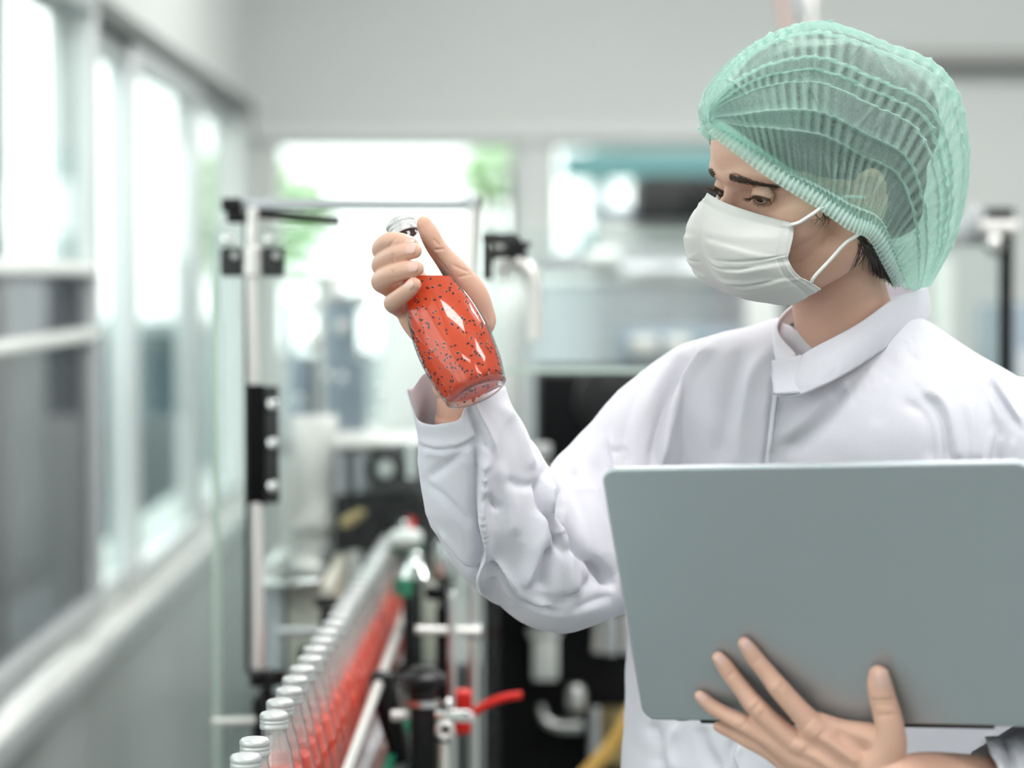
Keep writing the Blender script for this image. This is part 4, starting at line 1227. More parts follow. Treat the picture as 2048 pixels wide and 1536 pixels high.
# ------------------------------------------------------------------ eyes, brows, lashes
EYEW = mat('eye_white', (0.75, 0.70, 0.66), 0.15, spec=0.6)
IRIS = mat('iris_brown', (0.045, 0.025, 0.015), 0.12, spec=0.8)
BROW = mat('brow_hair', (0.075, 0.045, 0.030), 0.6)
def eye(s):
    c = np.array([.0715, s * .0300, .0275]); R = .0114
    gaze = unit(np.array([1, -s * -.02, -.30]))
    ex_ = unit(np.array([1, s * .22, -.10])); ey_ = unit(np.cross([0, 0, 1], ex_)); ez_ = np.cross(ex_, ey_)
    eb = MB().ring(np.array([[HL(c + R * (math.cos(th) * ex_ + math.sin(th) * (math.cos(p) * ey_ + math.sin(p) * ez_))) for p in np.linspace(0, 2 * np.pi, 32, endpoint=False)] for th in np.linspace(.02, .92, 14)]), True, False).build('eyeball', EYEW, person)
    gx = gaze; gy = unit(np.cross([0, 0, 1], gx)); gz = np.cross(gx, gy)
    rows = []
    for k, (rr, lift) in enumerate(((.0, .0), (.0022, .0), (.0024, .0), (.0045, .0), (.0058, .0))):
        pass
    G = []
    for th in np.linspace(.02, .50, 8):
        G.append([HL(c + (R + .00035) * (math.cos(th) * gx + math.sin(th) * (math.cos(p) * gy + math.sin(p) * gz))) for p in np.linspace(0, 2 * np.pi, 24, endpoint=False)])
    MB().ring(np.array(G), True, False).build('iris', IRIS, eb)
    # lids
    fx = unit(np.array([1, s * .22, -.10])); fy = unit(np.cross([0, 0, 1], fx)); fz = np.cross(fx, fy)
    def dirv(az, el): return math.cos(el) * math.cos(az) * fx + math.cos(el) * math.sin(az) * fy + math.sin(el) * fz
    A = np.radians(np.linspace(-80, 80, 41))
    def eu(az): return math.radians(-9 + 21 * max(0, 1 - (az / math.radians(50)) ** 2))
    def el_(az): return math.radians(-9 - 17 * max(0, 1 - (az / math.radians(50)) ** 2))
    up_, lo_ = [], []
    for az in A:
        up_.append([HL(c + (R + .0013 + .0005 * (k == 1) - .0030 * (k / 9) ** 2 - .0030 * smoothstep(1.0, 1.4, abs(az))) * dirv(az, eu(az) + (math.radians(62) - eu(az)) * k / 9)) for k in range(10)])
        lo_.append([HL(c + (R + .0010 - .0030 * (k / 9) ** 2 - .0030 * smoothstep(1.0, 1.4, abs(az))) * dirv(az, el_(az) + (math.radians(-62) - el_(az)) * k / 9)) for k in range(10)])
    MB().grid(np.array(up_)).build('eyelid', SKIN, person, solid=.001)
    MB().grid(np.array(lo_)).build('eyelid', SKIN, person, solid=.001)
    # lashes
    lb = MB()
    for az in np.radians(np.linspace(-48, 50, 46)):
        e0 = eu(az); p0 = c + (R + .0014) * dirv(az, e0)
        out = dirv(az * 1.15, e0 - .15)
        pts = [p0, p0 + out * .0035 - fz * .0012, p0 + out * .0065 - fz * .0008 + .0006 * rng.normal(size=3), p0 + out * .0085 + fz * .0012 + .0009 * rng.normal(size=3)]
        lb.tube(np.array([HL(x) for x in catmull(pts, 7)]), np.linspace(.00030, .00006, 7), 5)
    for az in np.radians(np.linspace(-40, 50, 26)):
        e0 = el_(az); p0 = c + (R + .0012) * dirv(az, e0)
        out = dirv(az * 1.2, e0 - .3)
        lb.tube(np.array([HL(p0), HL(p0 + out * .002), HL(p0 + out * .0038 + .0004 * rng.normal(size=3))]), [.00022, .00015, .00005], 5)
    o = lb.build('eyelashes', BROW, person); o['kind'] = 'stuff'
    return eb
eye(1); eye(-1)
from mathutils.bvhtree import BVHTree
bvh = BVHTree.FromPolygons(BV.tolist(), BF.tolist())
def snap(p, lift=0.0):
    loc, nor, i, dd = bvh.find_nearest(Vector(p)); return np.array(loc) + np.array(nor) * lift, np.array(nor)
def brow(ctrl, thick):
    mb = MB()
    line = catmull(ctrl, 60)
    for k in range(360):
        u = rng.uniform(0, 1); i = min(int(u * 59), 58)
        base = line[i]; d = unit(line[i + 1] - line[i])
        w = thick * (.25 + .75 * math.sin(math.pi * min(1, u * .80 + .12))) 
        base = base + rng.normal() * .42 * w * hz
        p, n = snap(base, .0002)
        L = rng.uniform(.004, .009)
        dr = unit(d + hz * rng.uniform(-.1, .35) * (1 - u) - hz * .15 * u)
        q1, n1 = snap(p + dr * L * .5, .0010); q2, n2 = snap(p + dr * L, .0008)
        mb.tube(np.array([p, q1, q2]), [.00021, .00017, .00005], 4)
    o = mb.build('eyebrow', BROW, person); o['kind'] = 'stuff'
near = [H2(1446, 358, .012), H2(1475, 363, .024), H2(1510, 376, .036), H2(1548, 384, .047)]
brow(near, .0090)
brow([mirrorH(q) for q in near], .0075)

# ------------------------------------------------------------------ hair
HAIR = mat('dark_brown_hair', (0.035, 0.020, 0.013), 0.38, spec=0.5, noise=0.4, nscale=90, stretch=(1, 1, .2))
hb = MB()
def hel(c, r): hb.ellipsoid(HL(c), HM, np.asarray(r) * HS, 30, 40)
hel((-.012, 0, .062), (.094, .076, .082))
hel((-.070, 0, .045), (.058, .060, .060))
hel((-.060, 0, .000), (.046, .052, .050))
hel((-.005, 0, .045), (.088, .0775, .078))
hel((.026, 0, .058), (.069, .0675, .070))
hel((-.02, 0, .020), (.072, .0775, .068))
hel((-.052, .030, -.024), (.030, .030, .030))
V, F = remesh(hb, .003, 5)
q = toH(V)
# hair stays behind the hair line
front = .083 - .36 * np.maximum(0, .085 - q[:, 2])
sh = np.maximum(0, q[:, 0] - front)
q[:, 0] -= sh * .95
low = smoothstep(.006, -.010, q[:, 2] - (.020 + .40 * np.maximum(q[:, 0], -.03))) * smoothstep(-.045, -.02, q[:, 0])
q[:, 1] *= 1 - .25 * low
V = HL(q); V = vsmooth(V, F, 4)
N = vnormals(V, F); V = V + N * (vnoise(V, 160, 3) * .0012)[:, None]
build('hair', V, F.tolist(), HAIR, person)
mb = MB()
for k in range(290):                                    # loose strands at the nape and temple
    if k < 250:
        u_ = rng.uniform(0, 1)
        a = H2(1712 + 45 * u_, 470 + 6 * u_ + rng.uniform(-4, 4), .066)
        e = H2(1745 + 52 * u_ + rng.uniform(-6, 6), 545 + 28 * u_ + rng.uniform(-14, 6), .040)
    elif k < 275:
        a = H2(1712 + rng.uniform(0, 20), 478 + rng.uniform(0, 8), .066); e = H2(1690 + rng.uniform(0, 50), 520 + rng.uniform(0, 30), .056)
    else:
        a = H2(1630 + rng.uniform(0, 30), 420 + rng.uniform(0, 15), .068); e = H2(1620 + rng.uniform(0, 40), 440 + rng.uniform(0, 20), .068)
    mid = (a + e) / 2 + hl * .004
    pts = []
    for p in catmull([a, mid, e], 8):
        s_, n_ = snap(p, .0008); pts.append(p if np.dot(p - s_, n_) > 0 else s_)
    mb.tube(np.array(pts), np.linspace(.00035, .00012, 8) * (2.6 if k < 250 else 1), 4)
o = mb.build('loose_strands', HAIR, person); o['kind'] = 'stuff'

# ------------------------------------------------------------------ hair cap
def cap_material():
    m = bpy.data.materials.new('green_nonwoven'); m.use_nodes = True
    nt = m.node_tree; nt.nodes.clear(); L = nt.links
    out = nt.nodes.new('ShaderNodeOutputMaterial')
    tc = nt.nodes.new('ShaderNodeTexCoord')
    at = nt.nodes.new('ShaderNodeAttribute'); at.attribute_name = 'layers'
    n = nt.nodes.new('ShaderNodeTexNoise'); n.inputs['Scale'].default_value = 700; n.inputs['Detail'].default_value = 5; n.inputs['Roughness'].default_value = .7
    mp = nt.nodes.new('ShaderNodeMapping'); mp.inputs['Scale'].default_value = (1, 1, .45)
    L.new(tc.outputs['Object'], mp.inputs[0]); L.new(mp.outputs[0], n.inputs['Vector'])
    df = nt.nodes.new('ShaderNodeBsdfPrincipled'); df.inputs['Base Color'].default_value = (.64, .87, .81, 1); df.inputs['Roughness'].default_value = .45
    df.inputs['Specular IOR Level'].default_value = .5; df.inputs['Sheen Weight'].default_value = .5
    tl = nt.nodes.new('ShaderNodeBsdfTranslucent'); tl.inputs[0].default_value = (.60, .88, .80, 1)
    mx = nt.nodes.new('ShaderNodeMixShader'); mx.inputs[0].default_value = .38
    L.new(df.outputs[0], mx.inputs[1]); L.new(tl.outputs[0], mx.inputs[2])
    tr = nt.nodes.new('ShaderNodeBsdfTransparent'); tr.inputs[0].default_value = (.80, .96, .90, 1)
    # opacity = layers + fibre noise
    rmp = nt.nodes.new('ShaderNodeMapRange'); rmp.inputs['From Min'].default_value = .32; rmp.inputs['From Max'].default_value = .68
    rmp.inputs['To Min'].default_value = -.10; rmp.inputs['To Max'].default_value = .10
    L.new(n.outputs['Fac'], rmp.inputs['Value'])
    ad = nt.nodes.new('ShaderNodeMath'); ad.operation = 'ADD'; ad.use_clamp = True
    L.new(at.outputs['Fac'], ad.inputs[0]); L.new(rmp.outputs[0], ad.inputs[1])
    m2 = nt.nodes.new('ShaderNodeMixShader'); L.new(ad.outputs[0], m2.inputs[0]); L.new(tr.outputs[0], m2.inputs[1]); L.new(mx.outputs[0], m2.inputs[2])
    L.new(m2.outputs[0], out.inputs[0])
    return m
CAPMAT = cap_material()
Bc = [(1424, 250, .0), (1444, 262, .022), (1502, 303, .052), (1573, 352, .066), (1642, 394, .075), (1702, 436, .082), (1747, 458, .082), (1778, 512, .068), (1800, 558, .042), (1824, 582, .0)]
Tc = [(1418, 244, 0), (1424, 196, 0), (1458, 138, 0), (1530, 76, 0), (1640, 44, 0), (1765, 82, 0), (1890, 145, 0), (1934, 290, 0), (1916, 452, 0), (1862, 572, 0)]
NS, NT = 460, 220
bb = catmull(Bc, NS); tt_ = catmull(Tc, NS)
svals = np.linspace(0, 1, NS)
tv = np.linspace(0, np.pi / 2, NT)
lay = np.zeros((NS, NT))
CAPG = np.zeros((NS, NT, 3))
for i in range(NS):
    B_, T_ = bb[i], tt_[i]
    sn, cs = np.sin(tv), np.cos(tv)
    px = B_[0] + (T_[0] - B_[0]) * sn ** 1.15
    py = B_[1] + (T_[1] - B_[1]) * sn ** 1.15
    wid = B_[2] + .016 * math.sin(math.pi * svals[i]) ** .5 * np.sin(2 * tv) ** .8
    yy = B_[2] * cs ** .75 + .020 * math.sin(math.pi * svals[i]) ** .5 * np.sin(2 * tv)
    for j in range(NT):
        CAPG[i, j] = H2(px[j], py[j], yy[j])
# pleats (run front to back) and crimps (run from brim to crown)
NP = 9
tn = tv[None, :] / (np.pi / 2)
ph = (tn + .035 * np.sin(tn * 11 + 1) + .03 * np.sin(tn * 23) + .02 * np.sin(svals[:, None] * 7 + tn * 5)) * NP
fr = ph - np.floor(ph)
idx = np.clip(np.floor(ph).astype(int), 0, 38)
amp = np.sin(np.pi * svals)[:, None] ** .6
saw = (fr - .5) + .55 * np.exp(-((1 - fr) / .07) ** 2) - .2 * np.exp(-(fr / .06) ** 2)
rs = np.random.default_rng(5)
offs = rs.uniform(0, 6.28, 40); fq = rs.uniform(.9, 1.15, 40)
crimp = np.sin(svals[:, None] * 2 * np.pi * 40 * fq[idx] + offs[idx])
crimp_loc = smoothstep(.12, .3, svals)[:, None] * smoothstep(1.0, .85, svals)[:, None]
irr = np.sin(svals[:, None] * 23 + idx * 1.7) * .5 + .5
disp = .0040 * amp * saw * (.6 + .8 * np.sin(idx * 2.1) ** 2) + .0012 * crimp * crimp_loc * (.35 + .65 * irr) * (1 - .5 * fr)
# brim gathers
disp += .0016 * np.sin(svals[:, None] * 2 * np.pi * 66 + tv[None] * 2) * np.exp(-(tv[None, :] / .22) ** 2) * smoothstep(.03, .12, svals)[:, None]
# random crumple creases running down from the crown
for k in range(60):
    s0, t0 = rs.uniform(.2, .92), rs.uniform(.1, .9) * np.pi / 2
    sl = rs.uniform(-.18, .18); ln = rs.uniform(.08, .28); w = rs.uniform(.0025, .005)
    dd = (svals[:, None] - s0 - sl * (tv[None] - t0)) / w
    disp += rs.uniform(.0008, .0020) * np.exp(-dd ** 2) * np.exp(-((tv[None] - t0) / ln) ** 2)
du = np.gradient(CAPG, axis=0); dv = np.gradient(CAPG, axis=1)
nn = np.cross(du, dv); nn /= np.linalg.norm(nn, axis=2)[..., None] + 1e-12
if np.mean(np.sum(nn * (CAM - H0), -1)) < 0: nn = -nn
CAPG = CAPG + nn * disp[..., None]
lay = .44 + .38 * np.exp(-((1 - fr) / .09) ** 2) + .20 * np.exp(-(fr / .16) ** 2) + .16 * np.clip(crimp, -1, 1) * crimp_loc * irr + .40 * np.exp(-(svals[:, None] / .09) ** 2) + .45 * np.exp(-(tv[None] / .09) ** 2) + .1 * np.exp(-((1 - svals[:, None]) / .05) ** 2)
lay = np.clip(lay, .3, 1)
LIMY, LIMX = [0, 40, 46, 56, 76, 98, 140, 180, 215, 250, 270, 300, 400], [1720, 1670, 1625, 1570, 1525, 1490, 1444, 1414, 1401, 1406, 1430, 1460, 1520]
far = np.array([[mirrorH(p) for p in row] for row in CAPG[:, ::-1]])
pf = proj(far.reshape(-1, 3)).reshape(far.shape)
lim = np.interp(pf[..., 1], LIMY, LIMX)
ex = np.maximum(0, lim - pf[..., 0])
far = far + RT * (ex * .93 * pf[..., 2] / FPX)[..., None] + FW * (ex * .3 * pf[..., 2] / FPX)[..., None]
FULL = np.concatenate([CAPG, far[:, 1:]], axis=1)
LAY = np.concatenate([lay, lay[:, ::-1][:, 1:]], axis=1)
hc = build('hair_cap', *MB().grid(FULL).arrays(), CAPMAT, person)
hc['label'] = 'puffy pleated mint green disposable hair cap'
def set_layers(o, vals):
    a = o.data.attributes.new('layers', 'FLOAT', 'POINT'); a.data.foreach_set('value', np.asarray(vals, float).ravel())
set_layers(hc, LAY)
# elastic ruffle along the brim
def ruffle(line3, out, name):
    n = len(line3)
    g, lv = [], []
    for k, (u, wv) in enumerate(((-.0075, 0), (-.004, .6), (0, 1.0), (.0035, .5), (.006, .2), (.009, .8), (.0115, 1.1))):
        s = np.arange(n)
        wave = .0011 * wv * np.sin(s * 2 * np.pi / 9.5 + .3 * np.sin(s * .11))
        g.append(line3 + dn * u + out * (.0025 + wave + (.0012 if k in (2, 3, 4) else 0))[:, None])
        lv.append(np.full(n, (.75, .85, .95, .95, .95, .65, .55)[k]) + .15 * np.sin(s * 2 * np.pi / 9.5))
    o = build(name, *MB().grid(np.array(g)).arrays(), CAPMAT, hc)
    set_layers(o, np.clip(np.array(lv), 0, 1)); return o
nb = 560
l2 = catmull(Bc[:-1], nb)
line3 = np.array([H2(*p) for p in l2])
tg = np.gradient(line3, axis=0); tg /= np.linalg.norm(tg, axis=1)[:, None]
outv = line3 - H0; outv -= np.sum(outv * tg, 1)[:, None] * tg; 
outv = np.tile(hl, (nb, 1)) * .9 + unit(-FW) * .3; outv -= np.sum(outv * tg, 1)[:, None] * tg
blend = smoothstep(0, .12, np.linspace(0, 1, nb))[:, None]
outv = outv * blend + np.tile(hf, (nb, 1)) * (1 - blend); outv /= np.linalg.norm(outv, axis=1)[:, None]
dn = np.cross(tg, outv); dn /= np.linalg.norm(dn, axis=1)[:, None]
if np.mean(dn @ UP) > 0: dn = -dn
ruffle(line3, outv, 'elastic_brim')
line3 = np.array([mirrorH(p) for p in line3])
pf = proj(line3); ex = np.maximum(0, 14 + np.interp(pf[:, 1], LIMY, LIMX) - pf[:, 0]); line3 = line3 + RT * (ex * pf[:, 2] / FPX)[:, None] + FW * (ex * .3 * pf[:, 2] / FPX)[:, None]
outv = np.array([toH(p + H0) @ (np.diag([1, -1, 1]) @ HM) * HS for p in outv]); outv /= np.linalg.norm(outv, axis=1)[:, None]
tg = np.gradient(line3, axis=0); tg /= np.linalg.norm(tg, axis=1)[:, None]
dn = np.cross(tg, outv); dn /= np.linalg.norm(dn, axis=1)[:, None]
if np.mean(dn @ hz) > 0: dn = -dn
ruffle(line3, outv, 'elastic_brim')

# ------------------------------------------------------------------ mask
MASKM = cloth_mat('mask_nonwoven', (0.80, 0.80, 0.78), .18, .15)
rowsM = [
    [(1415, 386, 0), (1440, 401, .012), (1475, 415, .028), (1530, 432, .047), (1588, 447, .062)],
    [(1403, 425, 0), (1430, 442, .018), (1470, 455, .036), (1528, 466, .053), (1586, 474, .064)],
    [(1399, 462, 0), (1428, 480, .021), (1470, 492, .040), (1524, 498, .055), (1580, 500, .064)],
    [(1405, 500, 0), (1432, 518, .022), (1472, 528, .041), (1524, 528, .055), (1577, 520, .064)],
    [(1417, 533, 0), (1444, 549, .022), (1482, 557, .040), (1534, 553, .054), (1594, 548, .063)],
    [(1435, 562, 0), (1462, 575, .021), (1500, 582, .038), (1552, 578, .053), (1618, 562, .061)],
    [(1468, 590, 0), (1494, 598, .017), (1532, 604, .032), (1582, 608, .046), (1642, 578, .059)],
]
A_ = np.array(rowsM, float)
nu, nv = 110, 110
T1 = np.array([catmull(A_[:, j], nv) for j in range(A_.shape[1])])          # j, v, 3
MG = np.array([catmull(T1[:, v], nu) for v in range(nv)])                   # v, u, 3
MW = np.array([[H2(*MG[v, u]) for u in range(nu)] for v in range(nv)])
du = np.gradient(MW, axis=1); dv = np.gradient(MW, axis=0)
nn = np.cross(du, dv); nn /= np.linalg.norm(nn, axis=2)[..., None] + 1e-12
if np.mean(np.sum(nn * (CAM - H0), -1)) < 0: nn = -nn
vq = np.linspace(0, 1, nv)[:, None]; uq = np.linspace(0, 1, nu)[None]
D_ = np.zeros((nv, nu))
fan = .52 + .0 * uq
for v0, slope, h in ((.40, .05, .0022), (.56, .03, .0026), (.70, -.05, .0022), (.83, -.06, .0014)):
    x = (vq - v0 - slope * (uq - 1) - .02 * np.sin(uq * 7 + v0 * 20)) / .035
    D_ += h * (1 / (1 + np.exp(-x * 3)) * np.exp(-np.maximum(x, 0) / 2.6)) * smoothstep(.02, .25, uq) * (1.0 - .35 * smoothstep(.8, 1, uq))
for v0, u0, u1, h, w in ((.60, .15, .6, -.0018, .018), (.78, .35, .75, -.0022, .022), (.50, .3, .95, -.0012, .014), (.30, .1, .8, .0007, .05), (.90, .5, .8, -.0012, .03)):
    D_ += h * np.exp(-((vq - v0 + .12 * (uq - u0)) / w) ** 2) * smoothstep(u0 - .12, u0 + .1, uq) * smoothstep(u1 + .12, u1 - .1, uq)
D_ += .0008 * np.exp(-((vq - .045) / .012) ** 2) - .0005 * np.exp(-((vq - .085) / .010) ** 2) + .0006 * np.exp(-((uq - .955) / .012) ** 2) - .0005 * np.exp(-((uq - .90) / .012) ** 2)
D_ += .00025 * np.sin(vq * 300) * np.exp(-((uq - .925) / .02) ** 2)
D_ -= .0020 * smoothstep(.5, 1.0, uq) * smoothstep(.35, .5, vq) * smoothstep(.68, .5, vq)
MW = MW + nn * D_[..., None]
farM = np.array([[mirrorH(p) for p in row] for row in MW[:, ::-1]])
MF = np.concatenate([farM[:, :-1], MW], axis=1)
mask = build('face_mask', *MB().grid(MF, flip=False).arrays(), MASKM, person, solid=.0011)
mask['label'] = 'white pleated disposable face mask'
mask.modifiers[0].offset = 0
loopm = cloth_mat('ear_loop', (0.84, 0.84, 0.82), 0, .1)
up_loop = [H2(1582, 450, .064), H2(1600, 444, .068), H2(1625, 428, .0745), H2(1650, 411, .078), H2(1690, 395, .077), H2(1730, 395, .076)]
lo_loop = [H2(1622, 566, .0625), H2(1630, 552, .066), H2(1660, 520, .072), H2(1690, 487, .078), H2(1715, 470, .081), H2(1735, 450, .078)]
for L_ in (up_loop, lo_loop):
    MB().tube(catmull(L_, 30), .0017, 10).build('ear_loop', loopm, mask)
    MB().tube(catmull([mirrorH(p) for p in L_], 30), .0017, 10).build('ear_loop', loopm, mask)

# ------------------------------------------------------------------ coat
COAT = cloth_mat('white_coat_cotton', (0.80, 0.79, 0.86), .10, .18)
cb = MB()
psi = math.radians(20)
sdir = unit(np.array([math.cos(psi), -math.sin(psi), 0])); fdir = np.array([sdir[1], -sdir[0], 0])
def torso_rows(rows, n=72):
    R = catmull(rows, 8 * (len(rows) - 1) + 1); out = []
    for py, L_, R_, d, bdep, sq in R:
        cx = (L_ + R_) / 2; half = px2m((R_ - L_) / 2, d)
        Aax = math.sqrt(max(1e-6, (half ** 2 - (bdep * math.sin(psi)) ** 2))) / math.cos(psi)
        a = np.linspace(0, 2 * np.pi, n, endpoint=False)
        ca, sa = np.cos(a), np.sin(a)
        ca, sa = np.sign(ca) * np.abs(ca) ** (2 / sq), np.sign(sa) * np.abs(sa) ** (2 / sq)
        c = P(cx, py, d)
        out.append(c + Aax * ca[:, None] * sdir + bdep * sa[:, None] * fdir)
    return out
cb.ring(torso_rows([(612, 1610, 1790, 2.40, .050, 2), (640, 1545, 1852, 2.405, .070, 2), (680, 1402, 1902, 2.415, .088, 2.1), (714, 1330, 1948, 2.42, .100, 2.1), (770, 1268, 2040, 2.425, .115, 2.1), (840, 1240, 2110, 2.43, .125, 2.15),
                    (950, 1250, 2120, 2.44, .130, 2.2), (1100, 1262, 2090, 2.45, .130, 2.2), (1290, 1262, 2070, 2.46, .130, 2.2), (1536, 1250, 2085, 2.46, .135, 2.2), (1900, 1225, 2120, 2.46, .145, 2.2), (2050, 1215, 2130, 2.46, .15, 2.2)]))
# right sleeve: upper arm, elbow, forearm
cb.ring(loft([(1430, 735, 2.44, 40, .05), (1372, 775, 2.445, 76, .066), (1306, 856, 2.44, 102, .075), (1225, 985, 2.42, 124, .076), (1160, 1085, 2.395, 132, .078), (1115, 1150, 2.37, 118, .072), (1090, 1185, 2.35, 80, .05)], 56, 8))
cb.ring(loft([(1130, 1190, 2.375, 60, .04), (1096, 1130, 2.365, 116, .07), (1040, 1080, 2.345, 132, .074), (992, 1010, 2.32, 132, .072), (960, 945, 2.30, 122, .066), (944, 890, 2.285, 110, .060), (928, 838, 2.272, 98, .054), (912, 780, 2.262, 96, .052), (902, 730, 2.255, 96, .052)], 56, 8))
cb.ring(loft([(1020, 1150, 2.35, 62, .06), (1090, 1180, 2.37, 80, .07), (1165, 1175, 2.39, 76, .07), (1260, 1120, 2.42, 90, .07)], 40, 8))
# left sleeve
cb.ring(loft([(1960, 800, 2.37, 40, .05), (2015, 832, 2.355, 82, .066), (2080, 900, 2.33, 108, .074), (2140, 1000, 2.29, 116, .074), (2190, 1200, 2.24, 112, .072), (2200, 1380, 2.19, 112, .07), (2150, 1500, 2.13, 108, .068), (2060, 1552, 2.075, 92, .058), (1975, 1562, 2.045, 86, .052), (1915, 1566, 2.03, 84, .05), (1880, 1568, 2.02, 84, .05)], 56, 8))
CV, CF = remesh(cb, .0024, 8)
FOLDS = [
    # raised forearm and elbow
    ([(966, 862), (965, 915), (963, 965), (961, 1023), (972, 1100), (962, 1140), (968, 1205)], 12, .0085, 's'),
    ([(944, 806), (958, 838), (972, 868), (985, 905)], 8, .0055, 's'),
    ([(1000, 800), (1030, 850), (1050, 905), (1062, 950)], 12, .004, 'r'),
    ([(968, 985), (985, 1010), (1000, 1016)], 7, .004, 'v'),
    ([(1089, 955), (1090, 1005), (1116, 1060), (1132, 1108)], 9, .0085, 's'),
    ([(1096, 1000), (1124, 1062), (1165, 1110), (1205, 1155), (1243, 1180)], 13, .0085, 'v'),
    ([(1100, 1035), (1128, 1072), (1140, 1090)], 6, .004, 'r'),
    ([(1086, 1010), (1075, 1100), (1060, 1150), (1045, 1180)], 16, .006, 'r'),
    ([(1100, 1090), (1088, 1140), (1075, 1185)], 13, .006, 'v'),
    ([(1132, 1100), (1140, 1150), (1152, 1200)], 12, .005, 'r'),
    ([(984, 1112), (1010, 1148), (1050, 1192), (1110, 1216)], 9, .005, 's'),
    ([(985, 1150), (995, 1190), (1020, 1222)], 12, .003, 'v'),
    ([(1140, 1225), (1180, 1205), (1235, 1190)], 12, .003, 'v'),
    ([(850, 960), (900, 925), (958, 872)], 9, .0025, 'v'),
    ([(850, 962), (905, 1010), (950, 1060)], 8, .0022, 'v'),
    ([(846, 900), (900, 905), (955, 900)], 8, .0018, 'r'),
    ([(880, 1060), (920, 1110), (955, 1150)], 8, .003, 's'),
    ([(1005, 960), (1050, 972), (1085, 962)], 9, .003, 'v'),
    ([(990, 920), (1020, 1000), (1030, 1080)], 14, .003, 'r'),
    ([(1150, 930), (1120, 990), (1125, 1030)], 10, .003, 'v'),
    ([(1200, 900), (1190, 960), (1215, 1040), (1245, 1120)], 14, .003, 'v'),
    ([(1215, 870), (1228, 940), (1240, 1000)], 8, .0028, 's'),
    ([(1225, 905), (1245, 898), (1252, 925)], 5, .003, 'v'),
    # chest
    ([(1432, 677), (1388, 725), (1352, 790), (1328, 870), (1318, 945)], 14, .0070, 's'),
    ([(1498, 672), (1465, 770), (1450, 850), (1430, 940)], 20, .0040, 'v'),
    ([(1380, 690), (1320, 760), (1285, 850)], 14, .0035, 'r'),
    ([(1300, 735), (1260, 820), (1240, 900)], 12, .003, 'v'),
    ([(1545, 690), (1500, 760), (1480, 860), (1475, 950)], 16, .0035, 'r'),
    ([(1555, 720), (1552, 790), (1545, 850), (1533, 960)], 6, .0050, 's'),
    ([(1700, 740), (1640, 815), (1590, 860), (1548, 885)], 16, .0055, 'r'),
    ([(1690, 765), (1630, 850), (1560, 905)], 22, .0050, 'v'),
    ([(1846, 776), (1880, 805), (1900, 850), (1915, 935)], 13, .0055, 's'),
    ([(1800, 800), (1850, 830), (1862, 880), (1860, 935)], 12, .0035, 'v'),
    ([(1930, 790), (1948, 860), (1950, 930)], 12, .0040, 'r'),
    ([(1975, 745), (2005, 790), (2045, 850)], 11, .0055, 's'),
    ([(1880, 700), (1960, 760), (2010, 860)], 14, .0030, 'r'),
    ([(1790, 700), (1770, 780), (1750, 860)], 18, .0022, 'v'),
    ([(1985, 860), (1975, 900), (1968, 940)], 7, .0032, 'r'), ([(2005, 870), (1998, 905), (1992, 945)], 7, .0032, 'r'), ([(2028, 875), (2020, 910), (2015, 945)], 7, .003, 'r'),
    # skirt below the laptop
    ([(1300, 1440), (1315, 1480), (1310, 1536)], 14, .004, 'v'),
    ([(1360, 1445), (1340, 1490), (1350, 1550)], 10, .0035, 'r'),
    ([(1400, 1450), (1410, 1500), (1440, 1550)], 12, .004, 'v'),
    ([(1480, 1480), (1470, 1520), (1500, 1580)], 12, .004, 's'),
    # left cuff
    ([(1965, 1475), (1990, 1500), (2000, 1560)], 9, .004, 's'), ([(2010, 1470), (2030, 1510), (2040, 1560)], 9, .004, 's'),
]
rz = np.random.default_rng(11)
for k in range(16):                                      # small gathers along the collar seam
    u = k / 15
    x = np.interp(u, [0, .45, 1], [1625, 1740, 1848]); y = np.interp(u, [0, .45, 1], [795, 728, 652])
    FOLDS.append(([(x, y), (x + 10 + rz.uniform(-4, 4), y + 22), (x + 16 + rz.uniform(-8, 8), y + rz.uniform(35, 60))], 4.5, rz.uniform(.0006, .0014), 'v'))
FOLDS.append(([(838, 884), (880, 893), (930, 886), (958, 866)], 4, .0022, 's'))
FOLDS = [(a, max(6.5, w * .95), h * (1.6 if a[0][0] < 1262 else 1.2), k) for a, w, h, k in FOLDS]
CV = strokes(CV, CF, FOLDS)
CV = vsmooth(CV, CF, 3)
CN = vnormals(CV, CF)
pj = proj(CV)
slv = np.clip(smoothstep(1290, 1180, pj[:, 0]) + .35, 0, 1)
rdg = np.clip(1 - np.abs(vnoise(CV * [1, 1, .6], 26, 21)) * 1.6, 0, 1) ** 2 * .0020 + np.clip(1 - np.abs(vnoise(CV, 60, 22)) * 1.6, 0, 1) ** 2 * .0011
CV = CV + CN * (vnoise(CV, 55, 1) * .0010 + vnoise(CV, 130, 2) * .0003 + slv * rdg)[:, None]
